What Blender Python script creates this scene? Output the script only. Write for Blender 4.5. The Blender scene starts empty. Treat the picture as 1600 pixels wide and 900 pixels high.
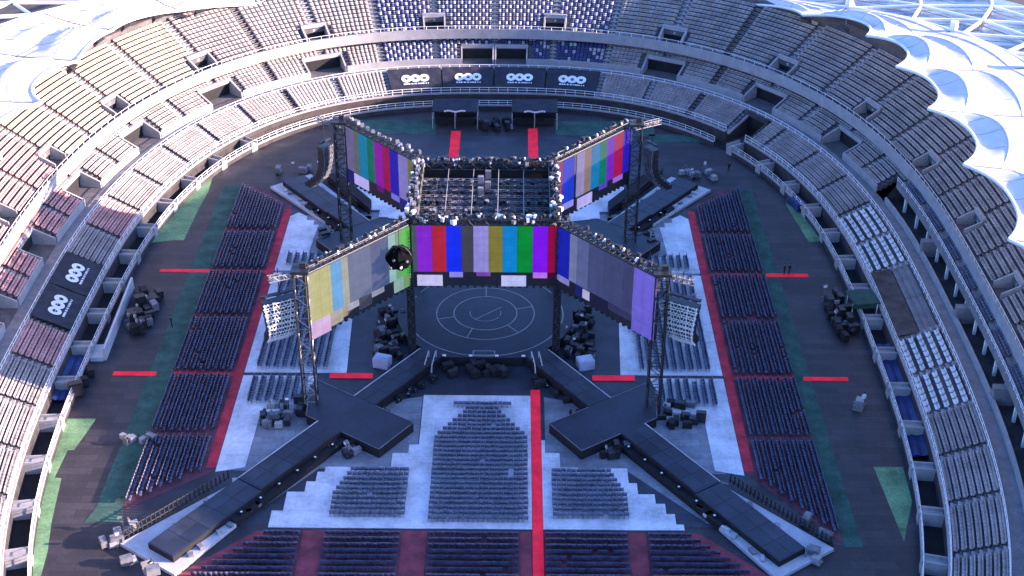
import bpy, math, random
import numpy as np
from mathutils import Vector, Matrix
random.seed(7); rng = np.random.default_rng(7)
scene = bpy.context.scene
COL = scene.collection
R = math.radians

# ------------------------------------------------------------------ camera
cam_d = bpy.data.cameras.new('camera'); cam = bpy.data.objects.new('camera', cam_d); COL.objects.link(cam)
cam_d.sensor_width = 36.0; cam_d.lens = 2200.0 / 1600.0 * 36.0
cam_d.clip_start = 1.0; cam_d.clip_end = 6000.0
_p, _r = R(31.0), R(0.43)
fwd = Vector((0, math.cos(_p), -math.sin(_p))); rt = Vector((1, 0, 0)); up = Vector((0, math.sin(_p), math.cos(_p)))
r2 = rt * math.cos(_r) + up * math.sin(_r); u2 = up * math.cos(_r) - rt * math.sin(_r)
m = Matrix((r2, u2, -fwd)).transposed().to_4x4(); m.translation = Vector((3.437, -155.675, 98.674))
cam.matrix_world = m
scene.camera = cam

# ------------------------------------------------------------------ sky, sun, exposure
SUN_EL, SUN_AZ = R(13.6), R(-2.0)          # azimuth: angle of the direction to the sun from +x towards +y
world = bpy.data.worlds.new('World'); scene.world = world; world.use_nodes = True
wn = world.node_tree; bg = wn.nodes['Background']
sky = wn.nodes.new('ShaderNodeTexSky'); sky.sky_type = 'NISHITA'; sky.sun_disc = False
sky.sun_elevation = SUN_EL; sky.sun_rotation = R(90) - SUN_AZ
sky.air_density = 1.0; sky.dust_density = 1.2; sky.ozone_density = 6.0
tint = wn.nodes.new('ShaderNodeMixRGB'); tint.blend_type = 'MULTIPLY'; tint.inputs['Fac'].default_value = 1.0; tint.inputs['Color2'].default_value = (1.12, 0.97, 1.07, 1)   # one even tint over the whole sky (the camera's white balance)
wn.links.new(sky.outputs[0], tint.inputs['Color1']); wn.links.new(tint.outputs[0], bg.inputs[0]); bg.inputs[1].default_value = 0.15
sl = bpy.data.lights.new('sun', 'SUN'); sl.energy = 5.0; sl.angle = R(0.5); sl.color = (1.0, 0.74, 0.63)
sun = bpy.data.objects.new('sun', sl); COL.objects.link(sun)
sd = Vector((math.cos(SUN_EL) * math.cos(SUN_AZ), math.cos(SUN_EL) * math.sin(SUN_AZ), math.sin(SUN_EL)))
sun.rotation_euler = sd.to_track_quat('Z', 'Y').to_euler(); sun.location = sd * 200
scene.view_settings.view_transform = 'Standard'; scene.view_settings.look = 'None'
scene.view_settings.gamma = 1.0; scene.view_settings.use_curve_mapping = False
scene.view_settings.exposure = 2.33

# ------------------------------------------------------------------ materials
def mat(name, col, rough=0.6, metal=0.0, var=0.18, scale=0.6, spec=0.4, bump=0.0, emit=0.0, fine=0.0, trans=0.0):
    mt = bpy.data.materials.new(name); mt.use_nodes = True
    nt = mt.node_tree; b = nt.nodes['Principled BSDF']
    b.inputs['Roughness'].default_value = rough; b.inputs['Metallic'].default_value = metal
    b.inputs['Specular IOR Level'].default_value = spec
    tc = nt.nodes.new('ShaderNodeNewGeometry')
    nz = nt.nodes.new('ShaderNodeTexNoise'); nz.inputs['Scale'].default_value = scale; nz.inputs['Detail'].default_value = 6.0
    nz.inputs['Roughness'].default_value = 0.65
    nt.links.new(tc.outputs['Position'], nz.inputs['Vector'])
    rp = nt.nodes.new('ShaderNodeValToRGB')
    a = [max(0, c * (1 - var * 1.6)) for c in col]; z = [min(1, c * (1 + var)) for c in col]
    rp.color_ramp.elements[0].position = 0.32; rp.color_ramp.elements[0].color = (*a, 1)
    rp.color_ramp.elements[1].position = 0.68; rp.color_ramp.elements[1].color = (*z, 1)
    nt.links.new(nz.outputs['Fac'], rp.inputs['Fac'])
    out = rp.outputs['Color']
    if fine > 0:
        n2 = nt.nodes.new('ShaderNodeTexNoise'); n2.inputs['Scale'].default_value = scale * 9; n2.inputs['Detail'].default_value = 3
        nt.links.new(tc.outputs['Position'], n2.inputs['Vector'])
        mx = nt.nodes.new('ShaderNodeMixRGB'); mx.blend_type = 'OVERLAY'; mx.inputs['Fac'].default_value = fine
        nt.links.new(out, mx.inputs['Color1']); nt.links.new(n2.outputs['Fac'], mx.inputs['Color2']); out = mx.outputs['Color']
    nt.links.new(out, b.inputs['Base Color'])
    if emit > 0:
        nt.links.new(out, b.inputs['Emission Color']); b.inputs['Emission Strength'].default_value = emit
    if bump > 0:
        bp = nt.nodes.new('ShaderNodeBump'); bp.inputs['Strength'].default_value = bump; bp.inputs['Distance'].default_value = 0.05
        nt.links.new(nz.outputs['Fac'], bp.inputs['Height']); nt.links.new(bp.outputs['Normal'], b.inputs['Normal'])
    if trans > 0:
        tr = nt.nodes.new('ShaderNodeBsdfTranslucent'); nt.links.new(out, tr.inputs['Color'])
        ms = nt.nodes.new('ShaderNodeMixShader'); ms.inputs['Fac'].default_value = trans
        nt.links.new(b.outputs[0], ms.inputs[1]); nt.links.new(tr.outputs[0], ms.inputs[2])
        nt.links.new(ms.outputs[0], nt.nodes['Material Output'].inputs['Surface'])
    return mt

def plank_floor(name, col, sx, sy, dark=0.55, rough=0.6, c2=0.72):
    """floor cover of panels laid side by side, joints a little darker"""
    mt = mat(name, col, rough, var=0.22, scale=0.25, fine=0.35)
    nt = mt.node_tree; b = nt.nodes['Principled BSDF']
    src = b.inputs['Base Color'].links[0].from_socket
    g = nt.nodes.new('ShaderNodeNewGeometry')
    br = nt.nodes.new('ShaderNodeTexBrick'); br.inputs['Scale'].default_value = 1.0
    br.inputs['Brick Width'].default_value = sx; br.inputs['Row Height'].default_value = sy
    br.inputs['Mortar Size'].default_value = 0.035
    br.inputs['Color1'].default_value = (1, 1, 1, 1); br.inputs['Color2'].default_value = (c2, c2, c2, 1)
    br.inputs['Mortar'].default_value = (dark, dark, dark, 1)
    nt.links.new(g.outputs['Position'], br.inputs['Vector'])
    mx = nt.nodes.new('ShaderNodeMixRGB'); mx.blend_type = 'MULTIPLY'; mx.inputs['Fac'].default_value = 1.0
    nt.links.new(src, mx.inputs['Color1']); nt.links.new(br.outputs['Color'], mx.inputs['Color2'])
    nt.links.new(mx.outputs['Color'], b.inputs['Base Color'])
    return mt

M = {}
M['ground'] = mat('outer_ground', (0.10, 0.085, 0.08), 0.9, var=0.35, scale=0.08, fine=0.4)
M['track'] = plank_floor('floor_cover', (0.044, 0.038, 0.045), 4.8, 1.2, 0.4, 0.55, 0.55)
M['midfloor'] = plank_floor('stage_floor', (0.042, 0.047, 0.065), 2.4, 1.2, 0.75, 0.5)
M['greyfloor'] = plank_floor('grey_floor', (0.24, 0.25, 0.28), 2.4, 1.2, 0.7, 0.5)
M['turf'] = mat('turf', (0.13, 0.25, 0.12), 0.9, var=0.3, scale=0.3, fine=0.5)
M['greencarpet'] = mat('green_carpet', (0.032, 0.092, 0.072), 0.9, var=0.3, scale=0.5, fine=0.5)
M['redglow'] = mat('red_carpet', (0.80, 0.015, 0.04), 0.85, var=0.18, scale=0.5, emit=0.07)  # small emission added to make the red strips look lit
M['darkred'] = mat('dark_red_carpet', (0.13, 0.042, 0.06), 0.85, var=0.35, scale=0.35, fine=0.4)
M['whitefloor'] = plank_floor('white_floor', (0.68, 0.655, 0.69), 3.6, 2.4, 0.80, 0.55, 0.93)
M['deck'] = mat('stage_deck', (0.017, 0.024, 0.044), 0.5, var=0.3, scale=0.35, spec=0.5, fine=0.3)
M['deck_b'] = mat('stage_deck_worn', (0.024, 0.030, 0.050), 0.55, var=0.35, scale=0.5, spec=0.5, fine=0.4)
M['deck_c'] = mat('stage_deck_dark', (0.013, 0.018, 0.035), 0.45, var=0.35, scale=0.5, spec=0.5, fine=0.3)
M['deckside'] = mat('stage_skirt', (0.008, 0.008, 0.011), 0.8, var=0.3)
M['edge'] = mat('edge_strip', (0.42, 0.43, 0.45), 0.5, var=0.2)
M['pad'] = mat('pale_ramp', (0.44, 0.44, 0.47), 0.6, var=0.12, scale=0.4, fine=0.2)
M['concrete'] = mat('concrete', (0.10, 0.093, 0.10), 0.85, var=0.22, scale=0.5, fine=0.4)  # kept dark to imitate the shadowed gaps between seat rows
M['concrete_lt'] = mat('pale_concrete', (0.19, 0.185, 0.195), 0.8, var=0.18, scale=0.5, fine=0.35)
M['stairs'] = mat('stair_concrete', (0.33, 0.32, 0.33), 0.8, var=0.2, scale=0.6, fine=0.3)
M['fascia'] = mat('white_fascia', (0.31, 0.305, 0.315), 0.6, var=0.12, scale=0.7, fine=0.25)
M['seat'] = mat('bench_seat', (0.30, 0.27, 0.265), 0.55, var=0.22, scale=0.35, fine=0.3)
M['seat_cream'] = mat('cream_seat', (0.44, 0.37, 0.29), 0.55, var=0.2, scale=0.35, fine=0.3)
M['seat_pink'] = mat('pink_seat', (0.50, 0.27, 0.26), 0.55, var=0.2, scale=0.35, fine=0.3)
M['seat_white'] = mat('white_seat', (0.70, 0.70, 0.70), 0.5, var=0.12)
M['seat_blue'] = mat('blue_seat', (0.035, 0.055, 0.19), 0.5, var=0.25)
M['seat_pale'] = mat('pale_seat', (0.40, 0.41, 0.45), 0.5, var=0.2)
M['seat_navy'] = mat('navy_seat', (0.10, 0.11, 0.16), 0.5, var=0.3)
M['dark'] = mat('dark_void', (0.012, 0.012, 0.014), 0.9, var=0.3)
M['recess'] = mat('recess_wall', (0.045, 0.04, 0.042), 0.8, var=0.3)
M['membrane'] = mat('roof_membrane', (0.80, 0.79, 0.78), 0.85, var=0.07, scale=0.25, trans=0.3, spec=0.1, fine=0.3, bump=0.6)
M['whitesteel'] = mat('white_steel', (0.74, 0.74, 0.74), 0.4, var=0.08)
M['steel'] = mat('bare_steel', (0.22, 0.22, 0.23), 0.5, metal=0.3, var=0.25, scale=3)
M['blacksteel'] = mat('black_steel', (0.020, 0.020, 0.023), 0.45, var=0.3, scale=2, spec=0.5)
M['black'] = mat('black_cloth', (0.012, 0.012, 0.014), 0.75, var=0.4, scale=1.5)
M['velvet'] = mat('black_velvet', (0.004, 0.004, 0.005), 0.95, var=.3, spec=0.05)
M['greycase'] = mat('grey_case', (0.16, 0.16, 0.18), 0.5, var=0.3, scale=1.0)
M['paleblue'] = mat('pale_tarp', (0.42, 0.44, 0.55), 0.6, var=0.2)
M['chair'] = mat('chair_plastic', (0.07, 0.072, 0.125), 0.36, var=0.35, scale=1.2, spec=0.5)
M['chair_grey'] = mat('chair_slate', (0.12, 0.15, 0.22), 0.4, var=0.3, scale=1.2, spec=0.5)
M['banner'] = mat('banner_cloth', (0.018, 0.021, 0.034), 0.75, var=0.35, scale=0.8, bump=0.4)
M['print'] = mat('white_print', (0.72, 0.74, 0.76), 0.7, var=0.1)
M['glass'] = mat('teal_glass', (0.10, 0.16, 0.26), 0.2, var=0.4, scale=0.25, spec=0.8)
M['bulb'] = mat('lamp_face', (0.85, 0.86, 0.9), 0.15, var=0.05, spec=0.8)
M['awning'] = mat('green_awning', (0.02, 0.07, 0.055), 0.7, var=0.3)
M['bluetarp'] = mat('blue_tarp', (0.022, 0.04, 0.15), 0.5, var=0.3, scale=0.8)
M['skin'] = mat('skin', (0.45, 0.28, 0.20), 0.6, var=0.1)
M['ringline'] = mat('ring_line', (0.30, 0.32, 0.34), 0.5, var=0.2, scale=2)
def screen_mat(name, col, strength):
    mt = bpy.data.materials.new(name); mt.use_nodes = True; nt = mt.node_tree; b = nt.nodes['Principled BSDF']
    b.inputs['Base Color'].default_value = (0.006, 0.006, 0.007, 1); b.inputs['Roughness'].default_value = 0.6; b.inputs['Specular IOR Level'].default_value = 0.1
    g = nt.nodes.new('ShaderNodeNewGeometry'); nz = nt.nodes.new('ShaderNodeTexNoise'); nz.inputs['Scale'].default_value = 0.9; nz.inputs['Detail'].default_value = 3
    nt.links.new(g.outputs['Position'], nz.inputs['Vector'])
    rp = nt.nodes.new('ShaderNodeValToRGB'); rp.color_ramp.elements[0].position = 0.3; rp.color_ramp.elements[1].position = 0.7
    rp.color_ramp.elements[0].color = (*[c * 0.82 for c in col], 1); rp.color_ramp.elements[1].color = (*col, 1)
    nt.links.new(nz.outputs['Fac'], rp.inputs['Fac'])
    sx_ = nt.nodes.new('ShaderNodeSeparateXYZ'); cx_ = nt.nodes.new('ShaderNodeCombineXYZ'); ml = nt.nodes.new('ShaderNodeMath'); ml.operation = 'MULTIPLY'; ml.inputs[1].default_value = 1.2
    nt.links.new(g.outputs['Position'], sx_.inputs[0]); nt.links.new(sx_.outputs['X'], ml.inputs[0]); nt.links.new(ml.outputs[0], cx_.inputs['X']); nt.links.new(sx_.outputs['Z'], cx_.inputs['Y'])
    br = nt.nodes.new('ShaderNodeTexBrick'); br.offset = 0.0; br.inputs['Scale'].default_value = 1.0; br.inputs['Brick Width'].default_value = 1.0; br.inputs['Row Height'].default_value = 1.0; br.inputs['Mortar Size'].default_value = 0.03
    br.inputs['Color1'].default_value = (1, 1, 1, 1); br.inputs['Color2'].default_value = (.94, .94, .94, 1); br.inputs['Mortar'].default_value = (.8, .8, .8, 1); nt.links.new(cx_.outputs[0], br.inputs['Vector'])
    mu = nt.nodes.new('ShaderNodeMixRGB'); mu.blend_type = 'MULTIPLY'; mu.inputs['Fac'].default_value = 1.0; nt.links.new(rp.outputs['Color'], mu.inputs['Color1']); nt.links.new(br.outputs['Color'], mu.inputs['Color2'])
    nt.links.new(mu.outputs['Color'], b.inputs['Emission Color'])
    b.inputs['Emission Strength'].default_value = strength
    return mt
def srgb(r, g, b): return tuple(((c / 255) / 12.92 if c / 255 < 0.04045 else ((c / 255 + 0.055) / 1.055) ** 2.4) for c in (r, g, b))

# ------------------------------------------------------------------ mesh helpers
class MB:
    def __init__(s): s.v = []; s.f = []; s.mi = []
    def add(s, vs, fs, mi=0):
        o = len(s.v); s.v.extend([tuple(q) for q in vs]); s.f.extend([tuple(i + o for i in f) for f in fs]); s.mi.extend([mi] * len(fs)); return s
    BF = ((0, 3, 2, 1), (4, 5, 6, 7), (0, 1, 5, 4), (1, 2, 6, 5), (2, 3, 7, 6), (3, 0, 4, 7))
    def box(s, c, sz, rz=0.0, mi=0, taper=1.0):
        cx, cy, cz = c; hx, hy, hz = sz[0] / 2, sz[1] / 2, sz[2] / 2; ca, sa = math.cos(rz), math.sin(rz); vs = []
        for z, k in ((-hz, 1.0), (hz, taper)):
            for x, y in ((-hx, -hy), (hx, -hy), (hx, hy), (-hx, hy)):
                x, y = x * k, y * k
                vs.append((cx + x * ca - y * sa, cy + x * sa + y * ca, cz + z))
        return s.add(vs, s.BF, mi)
    def hexa(s, v8, mi=0): return s.add(v8, s.BF, mi)
    def prism(s, poly, z0, z1, mi=0, side=None):
        n = len(poly); vs = [(x, y, z0) for x, y in poly] + [(x, y, z1) for x, y in poly]
        s.add(vs, [tuple(range(n, 2 * n))], mi); o = len(s.v) - 2 * n
        fs = [(o + i, o + (i + 1) % n, o + n + (i + 1) % n, o + n + i) for i in range(n)]
        s.f.extend(fs); s.mi.extend([mi if side is None else side] * n); return s
    def tube(s, a, b, r, n=6, mi=0, r1=None):
        a, b = Vector(a), Vector(b); d = b - a
        if d.length < 1e-6: return s
        d.normalize(); t = Vector((0, 0, 1)) if abs(d.z) < 0.9 else Vector((1, 0, 0)); x = d.cross(t).normalized(); y = d.cross(x); r1 = r if r1 is None else r1
        vs = []
        for p, rr in ((a, r), (b, r1)):
            for i in range(n):
                w = 2 * math.pi * i / n; vs.append(p + x * (rr * math.cos(w)) + y * (rr * math.sin(w)))
        fs = [(i, (i + 1) % n, n + (i + 1) % n, n + i) for i in range(n)] + [tuple(range(n - 1, -1, -1)), tuple(range(n, 2 * n))]
        return s.add(vs, fs, mi)
    def path(s, pts, r, n=5, mi=0):
        for i in range(len(pts) - 1): s.tube(pts[i], pts[i + 1], r, n, mi)
        return s
    def grid(s, P, mi=0, flip=False):
        """P: array (n, m, 3)"""
        P = np.asarray(P); n, mm = P.shape[:2]; fs = []
        for i in range(n - 1):
            for j in range(mm - 1):
                q = (i * mm + j, i * mm + j + 1, (i + 1) * mm + j + 1, (i + 1) * mm + j); fs.append(q[::-1] if flip else q)
        return s.add(P.reshape(-1, 3).tolist(), fs, mi)
    def build(s, name, mats, parent=None, smooth=False):
        me = bpy.data.meshes.new(name); me.from_pydata(s.v, [], s.f)
        for mt in (mats if isinstance(mats, (list, tuple)) else [mats]): me.materials.append(M[mt] if isinstance(mt, str) else mt)
        if any(s.mi): me.polygons.foreach_set('material_index', s.mi)
        if smooth: me.polygons.foreach_set('use_smooth', [True] * len(me.polygons))
        me.update(); o = bpy.data.objects.new(name, me); COL.objects.link(o)
        if parent is not None:
            o.parent = parent
            o.matrix_parent_inverse = Matrix.Translation(-parent.location) if parent.type == 'EMPTY' and parent.parent is None else Matrix.Identity(4)
        return o
def tag(o, label, cat, group=None, kind=None):
    if kind: o['kind'] = kind
    if label: o['label'] = label
    if cat: o['category'] = cat
    if group: o['group'] = group
    return o
def thing(name, label, cat, loc=(0, 0, 0), group=None):
    o = bpy.data.objects.new(name, None); COL.objects.link(o); o.location = loc; o.empty_display_size = 0.5
    return tag(o, label, cat, group)
def struct(name, mb, mt, label=None):
    o = mb.build(name, mt); o['kind'] = 'structure'
    if label: o['label'] = label
    return o
def copy_thing(root, loc, rz=0.0, label=None, group=None):
    c = root.copy(); COL.objects.link(c); c.location = loc; c.rotation_euler = (0, 0, rz)
    if label: c['label'] = label
    if group: c['group'] = group
    for ch in root.children:
        k = ch.copy(); COL.objects.link(k); k.parent = c
        for g in ch.children:
            q = g.copy(); COL.objects.link(q); q.parent = k
    return c
def lerp(a, b, t): return a + (b - a) * t

# ------------------------------------------------------------------ bowl curve: arc position s (0 = far centre, + to the right), offset d outward
_A, _B, _N = 50.0, 69.0, 2.6
_th = np.linspace(-math.pi, math.pi, 24001)
_Nn = np.where(np.cos(_th) > 0, _N, 3.0)
_x = np.sign(np.sin(_th)) * _A * np.abs(np.sin(_th)) ** (2 / _Nn); _y = np.sign(np.cos(_th)) * np.where(np.cos(_th) > 0, _B, 80.0) * np.abs(np.cos(_th)) ** (2 / _Nn)
_S = np.concatenate([[0], np.cumsum(np.hypot(np.diff(_x), np.diff(_y)))]); _S -= _S[-1] / 2
_u = np.linspace(_S[0], _S[-1], 1601); _cx = np.interp(_u, _S, _x); _cy = np.interp(_u, _S, _y)
_k = np.hanning(61); _k /= _k.sum()
_tx, _ty = np.gradient(_cx), np.gradient(_cy)
_nx = np.convolve(np.pad(-_ty, 30, mode='wrap'), _k, 'valid'); _ny = np.convolve(np.pad(_tx, 30, mode='wrap'), _k, 'valid')
_l = np.hypot(_nx, _ny); _nx, _ny = _nx / _l, _ny / _l
if np.interp(0, _u, _ny) < 0: _nx, _ny = -_nx, -_ny
def bp(s, d, z=0.0):
    """bowl point(s)"""
    s = np.asarray(s, float); d = np.asarray(d, float)
    x = np.interp(s, _u, _cx) + np.interp(s, _u, _nx) * d; y = np.interp(s, _u, _cy) + np.interp(s, _u, _ny) * d
    return np.stack(np.broadcast_arrays(x, y, np.asarray(z, float)), -1)
def bpt(s, d, z=0.0): return tuple(float(q) for q in bp(s, d, z))
def srange(s0, s1, step=2.0):
    return np.linspace(s0, s1, max(2, int(abs(s1 - s0) / step) + 1))
def sweep(mb, s0, s1, prof, step=2.0, mi=0, closed=False, caps=True):
    """sweep a (d, z) profile along the bowl curve"""
    ss = srange(s0, s1, step); pr = list(prof) + ([prof[0]] if closed else [])
    P = np.stack([bp(ss, d, z) for d, z in pr], 1)
    mb.grid(P, mi)
    if closed and caps:
        n = len(prof)
        mb.add([bpt(s0, d, z) for d, z in prof], [tuple(range(n))[::-1]], mi); mb.add([bpt(s1, d, z) for d, z in prof], [tuple(range(n))], mi)
    return mb

# ------------------------------------------------------------------ ground and floors
struct('ground', MB().prism([(-1500, -1500), (1500, -1500), (1500, 1500), (-1500, 1500)], -1.0, -0.05), 'ground')
fl = MB(); ring = bp(np.linspace(_u[0], _u[-1], 160)[:-1], 2.2)
fl.prism([(float(a), float(b)) for a, b, _ in ring], -0.04, 0.0); struct('field_floor', fl, 'track')
def sheet(name, polys, z, mt, label=None):
    b = MB()
    for p in polys: b.prism(p, z - 0.05, z)
    return struct(name, b, mt, label)
def rect(x0, y0, x1, y1): return [(x0, y0), (x1, y0), (x1, y1), (x0, y1)]
# navy floor round the stage
sheet('stage_floor', [rect(-29.5, -40.5, 29.5, 34.0), rect(-24, 34.0, 24, 57.5)], 0.012, 'midfloor')
sheet('grey_floor', [[(-7.2, -17), (-7.2, -31), (-18, -31), (-23, -37.5), (-24.5, -36), (-18, -27), (-14.5, -19)], [(7.4, -17), (14.5, -19), (18, -27), (26, -38.5), (24.5, -40), (16.4, -31), (7.4, -31)],
      rect(-27.5, -31.5, -19.5, -18.2), rect(19.5, -31.5, 27.5, -18.2), rect(-29.3, 12, -17.5, 29), rect(17.5, 12, 29.3, 29), rect(-21.5, 22.5, -9, 30), rect(9, 22.5, 21.5, 30)], 0.022, 'greyfloor')
sheet('violet_carpet', [[(-38.3, -38.6), (-29.6, -31.6), (-29.6, 33.0), (-36.5, 38.5), (-38.3, 38.5)], [(38.3, -43.0), (38.3, 38.5), (35.5, 38.5), (29.6, 31.6), (29.6, -31.2)],
      [(-31.5, -50.5), (31.5, -50.5), (22.6, -41.4), (-22.6, -41.4)]], 0.022, 'darkred')
sheet('green_carpet', [rect(-41.2, -38.0, -38.35, 38.5), rect(38.35, -43.5, 40.3, 38.5), [(-41.8, -40.5), (-37.6, -40.5), (-38.35, -38.05), (-41.2, -38.05)],
      rect(-24, 57.8, -9.5, 63.5), rect(10.5, 57.8, 27, 63.5), rect(26, 55.5, 40, 58.5)], 0.026, 'greencarpet')
turf = [[bpt(s, -0.9)[:2] for s in np.linspace(-78, -56, 10)] + [(-43.2, 36.5), (-43.6, 29), (-43.8, 21.2), (-45.0, 21.2)],
        [bpt(s, -1.0)[:2] for s in np.linspace(-152, -120.6, 16)] + [(-45.3, -22.0), (-46.3, -28.0), (-47.0, -28.0), (-47.1, -33.0), (-46.3, -33.1), (-45.3, -40.5), (-44.4, -45.0)],
        [(44.3, -30.0), (47.6, -30.0), (47.2, -36.0), (44.8, -42.5)], [bpt(s, -0.9)[:2] for s in np.linspace(62, 76, 8)] + [(46.2, 22), (44.8, 33.5)]]
sheet('turf', turf, 0.02, 'turf')

# white flooring
WF = [(-7.1, -16.8), (5.75, -16.8), (5.75, -41.1), (-22.2, -41.1), (-22.2, -38.4), (-21.0, -38.4), (-21.0, -35.2), (-19.1, -35.2), (-19.1, -33.4), (-18.1, -33.4), (-18.1, -31.7), (-17.3, -31.7), (-17.3, -30.8),
      (-14.0, -30.8), (-14.0, -31.4), (-11.6, -31.4), (-11.6, -30.7), (-10.0, -30.7), (-10.0, -28.2), (-8.2, -28.2), (-8.2, -26.6), (-7.1, -26.6)]
WR = [(6.95, -25.6), (7.35, -25.6), (7.35, -28.0), (9.0, -28.0), (9.0, -30.6), (11.0, -30.6), (11.0, -31.3), (13.5, -31.3), (13.5, -30.7), (16.5, -30.7), (16.5, -33.3), (17.4, -33.3), (17.4, -35.2), (19.2, -35.2), (19.2, -36.8), (20.2, -36.8),
      (20.2, -38.5), (21.1, -38.5), (21.1, -40.2), (21.9, -40.2), (21.9, -41.1), (6.95, -41.1)]
def white_floor(poly, label): struct('white_floor', MB().prism(poly, 0.0, 0.09), 'whitefloor', label)
white_floor(WF, 'white stepped flooring in front of the stage, left and centre'); white_floor(WR, 'white stepped flooring right of the red aisle')
for sx, side in ((-1, 'left'), (1, 'right')):
    a = [(29.5, -31.8), (29.5, -12.9), (20.5, -12.9), (21.8, -19.8), (26.2, -20.6), (26.3, -31.0)]
    b = [(29.5, -12.2), (29.5, 12.1), (25.6, 12.1), (21.0, 9.5), (17.6, 3.4), (16.9, -12.2)]
    c = [(29.5, 12.7), (29.5, 28.6), (28.4, 29.8), (27.0, 28.6), (27.0, 27.4), (25.8, 27.4), (25.8, 26.0), (25.0, 26.0), (25.4, 17.4), (22.6, 16.6), (21.0, 14.5), (24.0, 12.7)]
    e = [(20.6, 39.0), (18.6, 39.0), (18.6, 37.2), (16.4, 37.2), (16.4, 34.4), (14.0, 34.4), (14.0, 31.8), (11.8, 31.8), (11.6, 26.6), (15.0, 27.2), (15.0, 28.6), (16.4, 28.6), (16.4, 30.8), (18.2, 30.8), (18.2, 32.8), (20.4, 33.4)]
    for poly, w in ((a, 'nearest the camera'), (b, 'beside the round stage'), (c, 'beside the far runway'), (e, 'behind the far screen')):
        white_floor([(sx * x, y) for x, y in poly], 'white flooring %s on the %s' % (w, side))

# red strips with a little glow added, and plain red carpets
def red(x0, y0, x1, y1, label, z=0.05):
    tag(MB().prism(rect(x0, y0, x1, y1), z - 0.03, z).build('red_strip', 'redglow'), label, 'floor strip', 'bright red strips on the floor')
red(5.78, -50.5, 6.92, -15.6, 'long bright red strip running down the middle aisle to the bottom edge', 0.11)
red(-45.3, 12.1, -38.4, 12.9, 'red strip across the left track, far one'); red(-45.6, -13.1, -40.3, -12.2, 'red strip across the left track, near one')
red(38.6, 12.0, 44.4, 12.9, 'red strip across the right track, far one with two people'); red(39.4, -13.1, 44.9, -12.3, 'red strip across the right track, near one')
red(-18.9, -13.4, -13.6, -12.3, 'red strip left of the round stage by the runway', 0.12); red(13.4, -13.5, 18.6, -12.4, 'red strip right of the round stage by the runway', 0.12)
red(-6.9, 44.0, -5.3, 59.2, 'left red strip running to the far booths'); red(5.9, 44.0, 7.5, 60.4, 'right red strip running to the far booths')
for sx in (-1, 1):
    b = MB()
    for y in (12.45, -12.6): b.prism(rect(*sorted((sx * 29.6, sx * 38.3))[:1], y - 0.45, sorted((sx * 29.6, sx * 38.3))[1], y + 0.45), 0.02, 0.032)
    b.prism(rect(min(sx * 29.6, sx * 30.7), -31.0, max(sx * 29.6, sx * 30.7), 31.0), 0.02, 0.034)
    tag(b.build('red_carpet', mat('red_runner', (0.58, 0.03, 0.05), 0.85, var=0.3, scale=0.5)), 'dull red runner edging the %s dark seating' % ('left' if sx < 0 else 'right'), 'carpet')
M['aisle_red'] = mat('aisle_red', (0.25, 0.045, 0.06), 0.85, var=0.3, scale=0.5)
for x0, x1, w in ((-18.4, -16.2, 'below the left white steps'), (-7.9, -5.3, 'left of the middle block'), (4.5, 5.7, 'close beside the bright red aisle'), (15.9, 17.7, 'below the right white steps')):
    tag(MB().prism(rect(x0, -50.4, x1, -41.5), 0.02, 0.036).build('aisle_carpet', 'aisle_red'), 'dull red aisle carpet %s, at the bottom edge' % w, 'carpet', 'dull red aisle carpets in the near seating')

for sx, w in ((-1, 'left'), (1, 'right')):
    q = [(sx * 23.4, -41.6), (sx * 32.2, -50.4), (sx * 29.4, -50.4), (sx * 20.9, -41.6)]
    tag(MB().prism(q if sx > 0 else q[::-1], 0.02, 0.036).build('aisle_carpet', 'aisle_red'), 'slanting dull red carpet edging the %s end of the nearest seating' % w, 'carpet', 'dull red aisle carpets in the near seating')
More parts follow.
